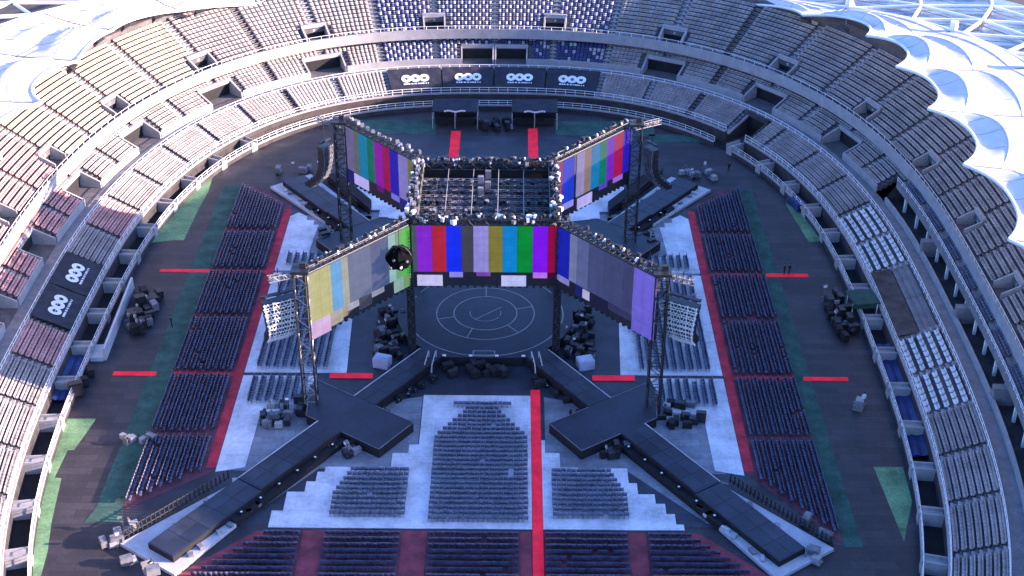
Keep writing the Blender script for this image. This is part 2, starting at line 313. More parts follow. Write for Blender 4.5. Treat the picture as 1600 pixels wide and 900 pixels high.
# ------------------------------------------------------------------ stands
GRID = [0.0] + [9.3 + 8 * k for k in range(0, 20)]             # aisle positions (mirrored)
def aisles(lo, hi):
    g = sorted(set([-q for q in GRID] + GRID)); return [q for q in g if lo - 0.01 <= q <= hi + 0.01]
SEAT_V = np.array([(x, y, z) for z in (0.28, 0.40) for x, y in ((-.5, 0.0), (.5, 0.0), (.5, .42), (-.5, .42))] +
                  [(x, y, z) for z, o in ((0.40, 0.0), (0.68, 0.08)) for x, y in ((-.5, .34 + o), (.5, .34 + o), (.5, .42 + o), (-.5, .42 + o))])
SEAT_F = [tuple(i + o for i in f) for o in (0, 8) for f in MB.BF]
def seat_row(parent, s0, s1, d, z, cols, pitch=0.55, gap=0.03, name='seat_row'):
    """one row of seats along the bowl; cols: list of (material, weight) -> alternating per seat"""
    n = max(1, int((s1 - s0) / pitch)); p = (s1 - s0) / n
    sc = s0 + (np.arange(n) + 0.5) * p
    V = np.zeros((n, 16, 3)); ss = sc[:, None] + SEAT_V[None, :, 0] * (p - gap)
    V[:] = bp(ss, d + SEAT_V[None, :, 1], z + SEAT_V[None, :, 2])
    F = (np.arange(n)[:, None, None] * 16 + np.array(SEAT_F)[None]).reshape(-1, 4)
    me = bpy.data.meshes.new(name); me.vertices.add(n * 16); me.vertices.foreach_set('co', V.reshape(-1))
    me.loops.add(F.size); me.loops.foreach_set('vertex_index', F.reshape(-1).astype(np.int32))
    me.polygons.add(len(F)); me.polygons.foreach_set('loop_start', np.arange(0, F.size, 4, dtype=np.int32))
    ms = [c for c in dict.fromkeys(c[0] for c in cols)]
    for c in ms: me.materials.append(M[c])
    if len(ms) > 1:
        w = np.array([c[1] for c in cols], float); pick = rng.choice(len(cols), n, p=w / w.sum())
        if cols[0][1] == cols[1][1]: pick = (np.arange(n) + int(round(z / .40))) % 2
        me.polygons.foreach_set('material_index', np.repeat(pick, 12).astype(np.int32))
    me.update(); o = bpy.data.objects.new(name, me); COL.objects.link(o); o.parent = parent
    if parent.type == 'EMPTY': o.matrix_parent_inverse = Matrix.Translation(-parent.location)
    return o
def terrace(parent, s0, s1, d0, z0, tread, rise, n, cut0=0.0, cut1=0.0, ncut=0, mt='concrete'):
    """concrete steps of one block; the first ncut rows are cut back beside a tunnel mouth"""
    b = MB()
    for r in range(n):
        a = s0 + (cut0 if r < ncut else 0); e = s1 - (cut1 if r < ncut else 0)
        d = d0 + r * tread; z = z0 + r * rise
        sweep(b, a, e, [(d, z - rise - 0.25), (d, z), (d + tread + 0.002, z)], 1.6)
        for q in (a, e): b.add([bpt(q, d, z - rise - .25), bpt(q, d + tread, z - rise - .25), bpt(q, d + tread, z), bpt(q, d, z)], [(0, 1, 2, 3)])
    return b.build('seating_block', mt, parent)
def stairs(parent, s, d0, z0, tread, rise, n, w=0.95, start=0):
    b = MB()
    for r in range(start, n):
        for h in (0, 1):
            d = d0 + (r + h * 0.5) * tread; z = z0 + (r - 1 + 0.5 * (h + 1)) * rise + 0.16
            v = [bpt(s - w / 2, d, z - rise), bpt(s + w / 2, d, z - rise), bpt(s + w / 2, d + tread * .5, z - rise), bpt(s - w / 2, d + tread * .5, z - rise)]
            b.hexa(v + [(q[0], q[1], z) for q in v])
    return b.build('aisle_stair', 'stairs', parent)
def rail(parent, s0, s1, d, z, h=1.0, step=1.6, mt='whitesteel', r=0.045, name='railing', mid=True):
    b = MB(); ss = srange(s0, s1, step)
    for zz in ((h, h * 0.5) if mid else (h,)): b.path([bpt(q, d, z + zz) for q in ss], r, 4)
    for q in ss: b.tube(bpt(q, d, z), bpt(q, d, z + h), r, 4)
    return b.build(name, mt, parent)
def portal(parent, s, hw, d0, d1, zf, zt, wall='fascia', extra=None):
    """tunnel mouth: floor, two cheek walls, lintel slab with dark opening behind"""
    t = 0.22
    for e in (-1, 1):
        b = MB(); a, c = s + e * hw, s + e * (hw + t)
        v = [bpt(a, d0, zf - .6), bpt(c, d0, zf - .6), bpt(c, d1 + .4, zf - .6), bpt(a, d1 + .4, zf - .6)]
        b.hexa(v + [bpt(a, d0, lerp(zf, zt, .35) + .3), bpt(c, d0, lerp(zf, zt, .35) + .3), bpt(c, d1 + .4, zt + .55), bpt(a, d1 + .4, zt + .55)])
        b.build('tunnel_wall', wall, parent)
    b = MB(); v = [bpt(s - hw - t, d1, zt), bpt(s + hw + t, d1, zt), bpt(s + hw + t, d1 + .5, zt), bpt(s - hw - t, d1 + .5, zt)]
    b.hexa(v + [(q[0], q[1], zt + .7) for q in v]); b.build('tunnel_lintel', wall, parent)
    b = MB(); b.add([bpt(s - hw, d0, zf), bpt(s + hw, d0, zf), bpt(s + hw, d1 + 1.2, zf), bpt(s - hw, d1 + 1.2, zf)], [(0, 1, 2, 3)])
    b.build('tunnel_floor', 'concrete', parent)
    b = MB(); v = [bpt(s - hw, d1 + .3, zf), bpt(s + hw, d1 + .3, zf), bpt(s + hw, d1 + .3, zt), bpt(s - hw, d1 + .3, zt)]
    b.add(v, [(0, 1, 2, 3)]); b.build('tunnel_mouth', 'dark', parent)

SIDES = (('left', -161.3, -33.3), ('far', -33.3, 33.3), ('right', 33.3, 161.3))
def seatcol(tier, sm):
    if tier == 'lower':
        if -114 < sm < -105 or -82 < sm < -73: return [('seat_pink', 1)]
        return [('seat', 1)]
    if tier == 'middle':
        if abs(sm) < 17.3: return [('seat_pale', 1), ('seat_blue', 1)] if sm < 0 else [('seat_blue', 3), ('seat_pale', 0.8)]
        if -114 < sm < -76: return [('seat_pink', 1)]
        return [('seat', 1)]
    if abs(sm) < 17.3: return [('seat_pale', 1), ('seat_blue', 1)]
    if -57 < sm < -41: return [('seat_cream', 1)]
    if -66 < sm < -57: return [('seat_cream', 1)]
    if -114 < sm < -73: return [('seat_pink', 0.8), ('seat', 0.2001)]
    if -73 < sm < -66: return [('seat_cream', 1)]
    return [('seat', 1)]
LBL = {('lower', 'left'): 'lower tier of stands along the left track, holding two black banners', ('lower', 'far'): 'lower tier of stands at the far end with four black banners', ('lower', 'right'): 'lower tier of stands along the right track with white box seats',
       ('middle', 'left'): 'middle tier of stands on the left with square tunnel mouths', ('middle', 'far'): 'middle tier at the far end with blue and white seats and twin tunnel mouth', ('middle', 'right'): 'middle tier on the right with dark pillared gallery',
       ('upper', 'left'): 'sunlit cream and pink upper tier of stands under the left roof', ('upper', 'far'): 'upper tier of stands cut by the top edge of the picture', ('upper', 'right'): 'shaded upper tier of stands under the right roof edge'}
# lower: d 1.9..6.9   middle: d 9..14   upper: d 12.6..
LT = dict(d0=1.9, z0=1.9, tread=0.72, rise=0.33, n=7); MT = dict(d0=9.1, z0=5.1, tread=0.74, rise=0.40, n=7); UT = dict(d0=13.0, z0=9.2, tread=0.80, rise=0.47, n=13)
MIDVOM = [25.3, 41.3, 57.3, 73.3, 89.3, 105.3, 121.3, 137.3]; UPVOM = [9.3] + MIDVOM
GAL = (73.3, 141.0)       # right gallery range
for side, lo, hi in SIDES:
    al = aisles(lo, hi)
    # ---- lower
    t = thing('lower_stand', LBL[('lower', side)], 'stand', bpt((lo + hi) / 2, 1.5, 0))
    la = [q for q in al if abs(q) > 17] ; la = sorted(set(la + ([-17.3, 17.3] if side == 'far' else [])))
    for a, e in zip(la[:-1], la[1:]):
        k = LT['n']; mid = (a + e) / 2
        if side == 'right' and abs(a - 41.3) < .1: a = 45.6
        blk = terrace(t, a + .05, e - .05, LT['d0'], LT['z0'], LT['tread'], LT['rise'], k, mt='concrete_lt' if side == 'right' and 89.4 < mid < 105.4 else 'concrete')
        if abs(mid) < 17 or (side == 'left' and -105.4 < mid < -89.2): continue        # banners lie here
        if side == 'right' and (73.3 < mid < 89.4 or 105.4 < mid < 121.4):             # white box seats
            for r in range(0, 5):
                seat_row(blk, a + .5, e - .3, LT['d0'] + r * 1.0 + .2, LT['z0'] + r * .42, [('seat_white', 1)], pitch=1.2, gap=0.25, name='box_seat_row')
            continue
        if side == 'right' and 89.4 < mid < 105.4: continue                           # bare platform
        for r in range(k): seat_row(blk, a + .55, e - .55, LT['d0'] + r * LT['tread'] + .12, LT['z0'] + r * LT['rise'], seatcol('lower', mid))
    for q in la:
        if abs(q) > 17 and not (side == 'right' and 89.4 < q < 105): stairs(t, q, LT['d0'], LT['z0'], LT['tread'], LT['rise'], LT['n'])
    gate = side == 'right'; gs = [(lo, 41.3), (45.6, hi)] if gate else [(lo, hi)]
    for g0, g1 in gs:
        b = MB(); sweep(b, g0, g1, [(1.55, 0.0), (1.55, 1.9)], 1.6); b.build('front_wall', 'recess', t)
        b = MB(); sweep(b, g0, g1, [(1.5, 1.9), (1.5, 2.15), (1.9, 2.15), (1.9, 1.0)], 1.6); b.build('wall_coping', 'fascia', t)
    if gate: portal(t, 43.45, 2.0, 1.6, 6.3, .05, 3.7, 'recess')
    b = MB(); sweep(b, lo, hi, [(6.9, 4.15), (9.15, 4.15)], 1.6); b.build('walkway', 'concrete_lt', t)
    for g0, g1 in gs: rail(t, g0, g1, 1.7, 2.15, 0.9)
    rail(t, lo, hi, 6.98, 4.15, 0.95, r=0.05)
    # moat in front of the wall with a white coping and bridges
    for g0, g1 in gs:
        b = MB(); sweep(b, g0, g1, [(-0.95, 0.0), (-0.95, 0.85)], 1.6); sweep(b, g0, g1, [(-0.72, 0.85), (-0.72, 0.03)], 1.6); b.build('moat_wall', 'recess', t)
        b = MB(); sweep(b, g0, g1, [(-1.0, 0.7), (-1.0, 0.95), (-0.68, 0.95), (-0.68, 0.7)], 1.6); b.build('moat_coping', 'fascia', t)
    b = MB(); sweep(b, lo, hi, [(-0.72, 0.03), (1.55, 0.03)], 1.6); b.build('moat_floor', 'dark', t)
    if side != 'far':
        for q in np.arange(45, 160, 7.75):
            q = q * (-1 if side == 'left' else 1)
            b = MB(); v = [bpt(q - .65, -1.05, 0.0), bpt(q + .65, -1.05, 0), bpt(q + .65, 1.7, 0), bpt(q - .65, 1.7, 0)]
            b.hexa(v + [(x, y, 1.3) for x, y, _ in v])
            for e in (-.6, .6):
                v = [bpt(q + e - .08, -1.12, 1.2), bpt(q + e + .08, -1.12, 1.2), bpt(q + e + .08, 1.8, 1.2), bpt(q + e - .08, 1.8, 1.2)]
                b.hexa(v + [(x, y, 1.65) for x, y, _ in v])
            b.build('moat_bridge', 'fascia', t)
    for g0, g1 in gs: rail(t, g0, g1, -0.84, 0.95, 0.8, r=0.04)
    # ---- middle
    t = thing('middle_stand', LBL[('middle', side)], 'stand', bpt((lo + hi) / 2, 9, 0))
    for a, e in zip(al[:-1], al[1:]):
        mid = (a + e) / 2
        if side == 'right' and GAL[0] < mid < GAL[1]: continue
        hw = 2.6
        c0 = hw + .25 if any(abs(abs(a) - q) < .1 for q in MIDVOM) else 0; c1 = hw + .25 if any(abs(abs(e) - q) < .1 for q in MIDVOM) else 0
        if abs(mid) < 9.3: c0, c1 = (c0, 5.55) if mid < 0 else (5.55, c1)
        nc = 4
        blk = terrace(t, a + .03, e - .03, MT['d0'], MT['z0'], MT['tread'], MT['rise'], MT['n'], c0, c1, nc)
        for r in range(MT['n']):
            x0, x1 = (c0, c1) if r < nc else (0, 0)
            seat_row(blk, a + .5 + x0, e - .5 - x1, MT['d0'] + r * MT['tread'] + .12, MT['z0'] + r * MT['rise'], seatcol('middle', mid), gap=.17 if abs(mid) < 17 else .03)
    for q in al:
        if side == 'right' and GAL[0] - 1 < q < GAL[1]: continue
        isv = any(abs(abs(q) - w) < .1 for w in MIDVOM)
        stairs(t, q, MT['d0'], MT['z0'], MT['tread'], MT['rise'], MT['n'], start=4 if (isv or abs(q) < 1) else 0)
        if isv: portal(t, q, 2.55, MT['d0'], MT['d0'] + 4 * MT['tread'], 4.15, 6.2)
    if side == 'far':
        for q in (-2.75, 2.75): portal(t, q, 2.45, MT['d0'], MT['d0'] + 4 * MT['tread'], 4.15, 6.2)
    segs = [(lo, hi)]
    if side == 'right': segs = [(lo, GAL[0]), (GAL[1], hi)]
    for a, e in segs:
        cuts = sorted(q for q in ([-w for w in MIDVOM] + MIDVOM) if a - .1 < q < e + .1); x = a
        rng_ = []
        for q in cuts + ([0.0] if side == 'far' else []): rng_.append((q - (5.3 if q == 0 else 2.8), q + (5.3 if q == 0 else 2.8)))
        rng_.sort()
        for q0, q1 in rng_ + [(e, e)]:
            if q0 - x > .3: sweep(MB(), x, min(q0, e), [(9.0, 4.15), (9.0, 5.45), (9.12, 5.45), (9.12, 4.6)], 1.6).build('front_wall', 'fascia', t)
            x = max(x, q1)
        sweep(MB(), a, e, [(14.3, 7.2), (14.3, 9.1)], 1.6).build('back_wall', 'concrete', t)
    if side == 'right':       # pillared gallery with a seat balcony over it
        g0, g1 = GAL
        b = MB(); sweep(b, g0, g1, [(9.0, 4.15), (9.0, 5.1), (9.25, 5.1), (9.25, 4.2)], 1.6); b.build('gallery_parapet', 'fascia', t)
        b = MB(); sweep(b, g0, g1, [(9.25, 4.2), (13.2, 4.2)], 1.6); b.build('gallery_floor', 'recess', t)
        b = MB(); sweep(b, g0, g1, [(13.2, 4.2), (13.2, 7.4)], 1.6)
        for q in (g0, g1): b.add([bpt(q, 9.25, 4.2), bpt(q, 14, 4.2), bpt(q, 14, 8.6), bpt(q, 10.6, 7.2), bpt(q, 9.25, 5.1)], [(0, 1, 2, 3, 4)])
        b.build('gallery_wall', 'recess', t)
        for i, q in enumerate(np.arange(g0 + 3, g1, 4.4)):
            b = MB(); v = [bpt(q - .16, 10.6, 4.2), bpt(q + .16, 10.6, 4.2), bpt(q + .16, 10.95, 4.2), bpt(q - .16, 10.95, 4.2)]
            b.hexa(v + [(x, y, 6.6) for x, y, _ in v]); b.build('pillar', 'whitesteel', t)
        b = MB(); sweep(b, g0, g1, [(13.2, 6.5), (10.45, 6.5), (10.45, 7.5), (10.65, 7.5), (10.65, 7.1), (11.3, 7.1), (11.3, 7.45), (12.0, 7.45), (12.0, 7.8), (14.2, 7.8)], 1.6); b.build('balcony', 'concrete_lt', t)
        q = g0 + 1.0; j = 0
        while q < g1 - 6:
            for k in range(2): seat_row(t, q, q + 5.6, 10.8 + k * .7, 7.1 + .35 * k, [('seat_navy', 1)], pitch=.62, gap=.12, name='balcony_seat_row')
            q += 7.4; j += 1
        rail(t, g0, g1, 10.5, 7.5, 0.7, r=0.04); rail(t, g0, g1, 12.1, 7.8, 0.8, r=0.04)
        for q in (g0 + 14.5, g0 + 31, g0 + 48):
            b = MB(); v = [bpt(q - .5, 9.0, 4.15), bpt(q + .5, 9.0, 4.15), bpt(q + .5, 13, 4.15), bpt(q - .5, 13, 4.15)]; b.hexa(v + [(x, y, 6.5) for x, y, _ in v]); b.build('gallery_pier', 'concrete_lt', t)
    # ---- upper
    t = thing('upper_stand', LBL[('upper', side)], 'stand', bpt((lo + hi) / 2, 13, 0))
    for a, e in zip(al[:-1], al[1:]):
        mid = (a + e) / 2; hw = 1.45
        c0 = hw + .2 if any(abs(abs(a) - q) < .1 for q in UPVOM) else 0; c1 = hw + .2 if any(abs(abs(e) - q) < .1 for q in UPVOM) else 0
        blk = terrace(t, a + .03, e - .03, UT['d0'], UT['z0'], UT['tread'], UT['rise'], UT['n'], c0, c1, 3)
        for r in range(UT['n']):
            x0, x1 = (c0, c1) if r < 3 else (0, 0)
            seat_row(blk, a + .5 + x0, e - .5 - x1, UT['d0'] + r * UT['tread'] + .14, UT['z0'] + r * UT['rise'], seatcol('upper', mid), gap=.17 if abs(mid) < 17 else .03)
    for q in al:
        isv = any(abs(abs(q) - w) < .1 for w in UPVOM)
        stairs(t, q, UT['d0'], UT['z0'], UT['tread'], UT['rise'], UT['n'], start=3 if isv else 0)
        if isv: portal(t, q, 1.4, UT['d0'] + .2, UT['d0'] + 3 * UT['tread'], 8.95, 10.75)
    b = MB(); sweep(b, lo, hi, [(14.6, 8.0), (12.0, 8.0), (12.0, 9.75), (12.25, 9.75), (12.25, 8.95), (13.05, 8.95)], 1.4); b.build('parapet', 'fascia', t)
    rail(t, lo, hi, 12.12, 9.75, 0.55, r=0.04, mid=False)
    b = MB(); sweep(b, lo, hi, [(23.5, 15.0), (23.5, 16.2), (25.5, 16.2), (25.5, 8.0)], 2.0); b.build('back_wall', 'concrete', t)

# ------------------------------------------------------------------ roof
def smooth(a, b, x):
    t = np.clip((np.asarray(x, float) - a) / (b - a), 0, 1); return t * t * (3 - 2 * t)
def edge_d(s): return np.where(np.asarray(s) < 0, 6.5, 6.2) + np.where(np.asarray(s) < 0, 15.8, 15.5) * smooth(13, 78, np.abs(np.abs(s) - 98.5))
def outer_d(s): return np.where(np.asarray(s) < 0, 25.5, 28.0) + 4.0 * smooth(40, 80, np.abs(np.abs(s) - 98.5))
def edge_z(s):
    y = bp(s, edge_d(s))[..., 1]; return 26.6 - 11.2 * (np.clip(np.abs(y), 0, 86) / 76.0) ** 2
roof = thing('stadium_roof', 'white pillowed membrane roof ring with scalloped inner edge and lattice rim', 'roof', (0, 0, 0))
CUS = [57.3 + 16 * k for k in range(-4, 8)]; CUS = sorted(set([-q for q in CUS if q > 0] + [q for q in CUS if q > 0] ))
CUS = [q for q in CUS if abs(q) < 190]
CUS = [-197.0 + 0.01] + CUS + [197.0 - 0.01]
def roof_pt(s, w, t):
    """w: 0 inner edge .. 1 outer edge; t: 0..1 along the bay"""
    ed = edge_d(s); sag = 3.3 * (1 - np.abs(2 * t - 1) ** 2.4) * (1 - .85 * smooth(-75, -71, s) * (1 - smooth(-12, -6, s)))
    rw = outer_d(s) - ed; d = ed + sag * (1 - w) ** 1.5 + w * rw
    side = np.sin(np.pi * np.clip(t, 0, 1)) ** 0.75
    bump = 1.25 * np.exp(-((w - 0.24) / 0.13) ** 2) + 0.7 * np.exp(-((w - 0.60) / 0.12) ** 2) + 0.4 * np.exp(-((w - 0.9) / 0.1) ** 2)
    z = edge_z(s) + np.where(np.asarray(s) < 0, 1.0, -1.2) * w + side * bump - 0.5 * (1 - side) * np.sin(np.pi * w)
    return bp(s, d, z)
for a, e in zip(CUS[:-1], CUS[1:]):
    nb = 20; tt = np.linspace(0, 1, nb + 1); ss = a + (e - a) * tt; ww = np.concatenate([np.linspace(0, 0.5, 18), np.linspace(0.53, 1, 15)])
    P = np.stack([roof_pt(ss, w, tt) for w in ww], 1)
    MB().grid(P).build('membrane_panel', 'membrane', roof, smooth=True)
    b = MB(); b.path([tuple(q + np.array((0, 0, .02))) for q in P[:, 0]], 0.22, 6); b.build('edge_beam', 'whitesteel', roof)
    b = MB(); b.path([tuple(q + np.array((0, 0, .06))) for q in P[0, ::2]], 0.10, 5); b.build('seam_cable', 'steel', roof)
    for ln_ in (P[:, 7], P[:, 19], P[:, 27], P[10], P[5], P[15]):
        b = MB(); b.path([tuple(q + np.array((0, 0, .02))) for q in ln_[::2]], 0.045, 4); b.build('seam', 'edge', roof)
# outer facade under the rim
for a, e in zip(CUS[:-1], CUS[1:]):
    b = MB(); ss = srange(a, e, 2.5); P = np.stack([bp(ss, outer_d(ss) - .6, -.05), bp(ss, outer_d(ss) - .6, edge_z(ss) - .04 + np.where(ss < 0, 1.0, -1.2))], 1); b.grid(P)
    b.build('facade', 'fascia', roof)
# lattice rim beyond the membrane
def lat(i, j):
    s = (i + 0.5 * (j % 2)) * 8.4; d = float(outer_d(s)) + 0.2 + j * 8.5
    return bpt(s, d, float(edge_z(s)) + (1.0 if s < 0 else -1.2) - 0.3 * j), s
for i in range(-14, 14):
    for j in range(0, 4):
        p, s = lat(i, j)
        if abs(s) < 22: continue
        nb = [(i + 1, j)]
        if j < 3: nb += [(i, j + 1), (i - 1, j + 1)] if j % 2 == 0 else [(i, j + 1), (i + 1, j + 1)]
        for q in nb:
            o, _ = lat(*q)
            if math.dist(p, o) < 17: MB().tube(p, o, 0.30, 6).build('lattice_strut', 'whitesteel', roof)
        if s > 0 and j < 3:
            for tri in (([(i, j), (i + 1, j), (i, j + 1)], [(i + 1, j), (i + 1, j + 1), (i, j + 1)]) if j % 2 == 0 else ([(i, j), (i + 1, j), (i + 1, j + 1)], [(i, j), (i + 1, j + 1), (i, j + 1)])):
                v = [np.array(lat(*q)[0]) - np.array((0, 0, 0.8)) for q in tri]; c = sum(v) / 3
                v = [c + (x - c) * 0.93 for x in v]
                b = MB(); b.add(v + [x - np.array((0, 0, .15)) for x in v], [(0, 1, 2), (5, 4, 3), (0, 3, 4, 1), (1, 4, 5, 2), (2, 5, 3, 0)]); b.build('glass_pane', 'glass', roof)
for q in CUS[1:-1]:
    b = MB(); p = bp(q, float(outer_d(q)), 0); b.tube((p[0], p[1], 0), (p[0], p[1], float(edge_z(q)) + .4), 0.6, 10); b.build('column', 'whitesteel', roof)
# walkway along the far left roof edge
b = MB()
ss = srange(-74, -22, 1.5)
for off, zz in ((1.0, .55), (2.2, .55)):
    b.path([bpt(q, float(edge_d(q)) + 1.0 + off, float(edge_z(q)) + zz + 1.0) for q in ss], 0.06, 4)
    for q in ss: b.tube(bpt(q, float(edge_d(q)) + 1.0 + off, float(edge_z(q)) + .3), bpt(q, float(edge_d(q)) + 1.0 + off, float(edge_z(q)) + zz + 1.0), 0.05, 4)
b.build('catwalk_rail', 'steel', roof)
# floodlights under the edge
def floodlight(s, label, d_off=1.2):
    d = float(edge_d(s)) + d_off; z = float(edge_z(s)); c = Vector(bpt(s, d, z - .7)); inw = (Vector(bpt(s, d - 5, z - 6)) - c).normalized()
    t = thing('floodlight', label, 'floodlight', c, 'floodlights on the roof edge')
    side = inw.cross(Vector((0, 0, 1))).normalized(); u = side.cross(inw)
    b = MB(); v = []
    for w, k in ((0.0, .45), (.6, .62)):
        for x, y in ((-1, -1), (1, -1), (1, 1), (-1, 1)): v.append(c + inw * w + side * (x * k * 1.5) + u * (y * k))
    b.hexa(v); b.build('housing', 'blacksteel', t)
    b = MB(); v = [c + inw * .63 + side * (x * .82) + u * (y * .52) for x, y in ((-1, -1), (1, -1), (1, 1), (-1, 1))]; b.add(v, [(0, 1, 2, 3)]); b.build('lens', 'greycase', t)
    b = MB(); b.tube(c, c + Vector((0, 0, 1.0)), .08); b.build('bracket', 'steel', t)
for s, l in ((-74, 'leftmost black floodlight on the left roof edge'), (-61, 'black floodlight on left roof edge, second from the left'), (-52, 'black floodlight on left roof edge, third from the left'), (-45, 'black floodlight on left roof edge, fourth from the left'), (-38, 'black floodlight nearest the top edge, left of the red strips'),
             (41.3, 'black floodlight on the roof edge right of the far stand'), (49, 'black floodlight at the upper right roof corner')): floodlight(s, l)

# ------------------------------------------------------------------ banners
def banner(s0, s1, label, group):
    t = thing('banner', label, 'banner', bpt((s0 + s1) / 2, 4.4, 3.2), group)
    zz = lambda d: LT['z0'] + (d - LT['d0']) / LT['tread'] * LT['rise'] + 0.62
    ss = srange(s0, s1, .7); dd = np.linspace(2.0, 6.8, 9)
    P = np.stack([bp(ss, d, zz(d) + 0.03 * np.sin(ss * 3 + d * 2)) for d in dd], 1)
    b = MB(); b.grid(P, flip=True); b.grid(P - np.array((0, 0, .05)));
    sweep(b, s0, s1, [(2.0, zz(2.0) - .35), (2.0, zz(2.0))], .7); sweep(b, s0, s1, [(6.8, zz(6.8) - .35), (6.8, zz(6.8))], .7)
    b.build('cloth', 'banner', t, smooth=False)
    c = (s0 + s1) / 2
    for k in (-1, 0, 1):
        b = MB(); n = 20; v = []; ctr = (c + k * 1.42, 4.55)
        for r in (0.80, 0.30):
            for i in range(n):
                w = 2 * math.pi * i / n; q = (ctr[0] + r * math.cos(w), ctr[1] + r * math.sin(w)); v.append(bpt(q[0], q[1], zz(q[1]) + .09 + .006 * (k + 1)))
        b.add(v, [(i, (i + 1) % n, n + (i + 1) % n, n + i) for i in range(n)])
        for w in (0.6 + k, 2.7 - k):
            q = [(ctr[0] + r * math.cos(w + o), ctr[1] + r * math.sin(w + o)) for r, o in ((.0, 0), (.3, -.25), (.3, .25))]
            b.add([bpt(x, y, zz(y) + .092 + .006 * (k + 1)) for x, y in q], [(0, 1, 2)])
        b.build('emblem_disc', 'print', t)
    b = MB(); x = -2.0; random.seed(5)
    while x < 2.0:
        w = random.choice((.16, .22, .3)); y = 3.28
        v = [(c + x, y), (c + x + w, y), (c + x + w, y + .26), (c + x, y + .26)]; b.add([bpt(p, q, zz(q) + .09) for p, q in v], [(0, 1, 2, 3)]); x += w + random.choice((.08, .08, .2))
    b.build('lettering', 'print', t)
for i, (a, e) in enumerate(((-17.1, -8.75), (-8.55, -0.1), (0.1, 8.55), (8.75, 17.1))):
    banner(a, e, ('leftmost', 'second from left', 'third from left', 'rightmost')[i] + ' of the four black three-disc banners at the far end', 'black banners with three white discs')
banner(-97.2, -89.4, 'farther of two black three-disc banners on the left stand', 'black banners with three white discs'); banner(-105.2, -97.4, 'nearer of two black three-disc banners on the left stand', 'black banners with three white discs')

# ------------------------------------------------------------------ stage, runways
ZS = 1.3
def deckpart(parent, name, poly, top, bot=0.02): return MB().prism(poly, bot, top, 0, 1).build(name, ['deck', 'deckside'], parent)
stage = thing('round_stage', 'dark round stage with pale ring lines under the hanging screens', 'stage', (0, 0, 0))
n = 72; poly = [(11.4 * math.cos(2 * math.pi * i / n), max(-10.4, min(10.4, 11.4 * math.sin(2 * math.pi * i / n)))) for i in range(n)]
deckpart(stage, 'stage_deck', poly, ZS + .006)
def annulus(parent, r, w, a0=0, a1=360, z=ZS + .02):
    k = max(12, int((a1 - a0) / 4)); b = MB(); v = []
    for rr in (r - w / 2, r + w / 2):
        for i in range(k + 1): q = R(a0 + (a1 - a0) * i / k); v.append((rr * math.cos(q), rr * math.sin(q), z))
    b.add(v, [(i, k + 1 + i, k + 2 + i, i + 1) for i in range(k)]); return b.build('ring_line', 'ringline', parent)
annulus(stage, 4.1, .13); annulus(stage, 6.35, .13); annulus(stage, 2.0, .10, 170, 330); annulus(stage, 2.0, .10, 340, 375)
for a0, a1 in ((205, 336), (-14, 24), (156, 190), (30, 150)): annulus(stage, 10.1, .13, a0, a1)
b = MB()
for p, q in (((-1.3, -1.6), (2.1, 1.5)), ((-1.6, -3.8), (-2.2, -5.8)), ((2.9, -2.9), (4.2, -4.6)), ((0, 4.1), (0, 6.3)), ((-4.0, -1.0), (-6.2, -1.6)), ((4.0, 1.0), (6.2, 1.7))):
    d = Vector((q[0] - p[0], q[1] - p[1], 0)).normalized(); e = Vector((-d.y, d.x, 0)) * .06; z = ZS + .024
    b.add([(p[0] - e.x, p[1] - e.y, z), (q[0] - e.x, q[1] - e.y, z), (q[0] + e.x, q[1] + e.y, z), (p[0] + e.x, p[1] + e.y, z)], [(0, 1, 2, 3)])
b.build('cross_line', 'ringline', stage)
b = MB()
for x0, y0, x1, y1 in ((-1.4, -9.95, 1.4, -9.83), (-1.4, -9.0, 1.4, -8.88), (-1.4, -9.83, -1.26, -9.0), (1.26, -9.83, 1.4, -9.0)): b.prism(rect(x0, y0, x1, y1), ZS + .01, ZS + .02)
b.build('hatch_frame', 'ringline', stage)
for sx in (-1, 1):
    for k in (0, 1):
        b = MB(); pts = [(sx * (5.9 + k * .9 + .5 * math.sin(i / 6 * 1.6)), -10.4 - i * .45, ZS + .95 - i * .24) for i in range(7)]; b.path(pts, .07, 5)
        for p in pts[::2]: b.tube((p[0], p[1], 0.05), p, .05, 4)
        b.build('stair_rail', 'edge', stage)
    b = MB()
    for i in range(6): b.box((sx * 6.35, -10.65 - i * .45, ZS - .3 - i * .27), (0.9, .45, .12))
    b.build('stair', 'deck', stage)
for i in range(4):
    b = MB(); x = -4.9 + i * 3.27; b.box((x, -10.15, ZS + .22), (.55, .35, .4)); b.build('monitor_wedge', 'blacksteel', stage)
    b = MB(); b.box((x, -10.34, ZS + .25), (.45, .04, .28)); b.build('stage_lamp', 'bulb', stage)

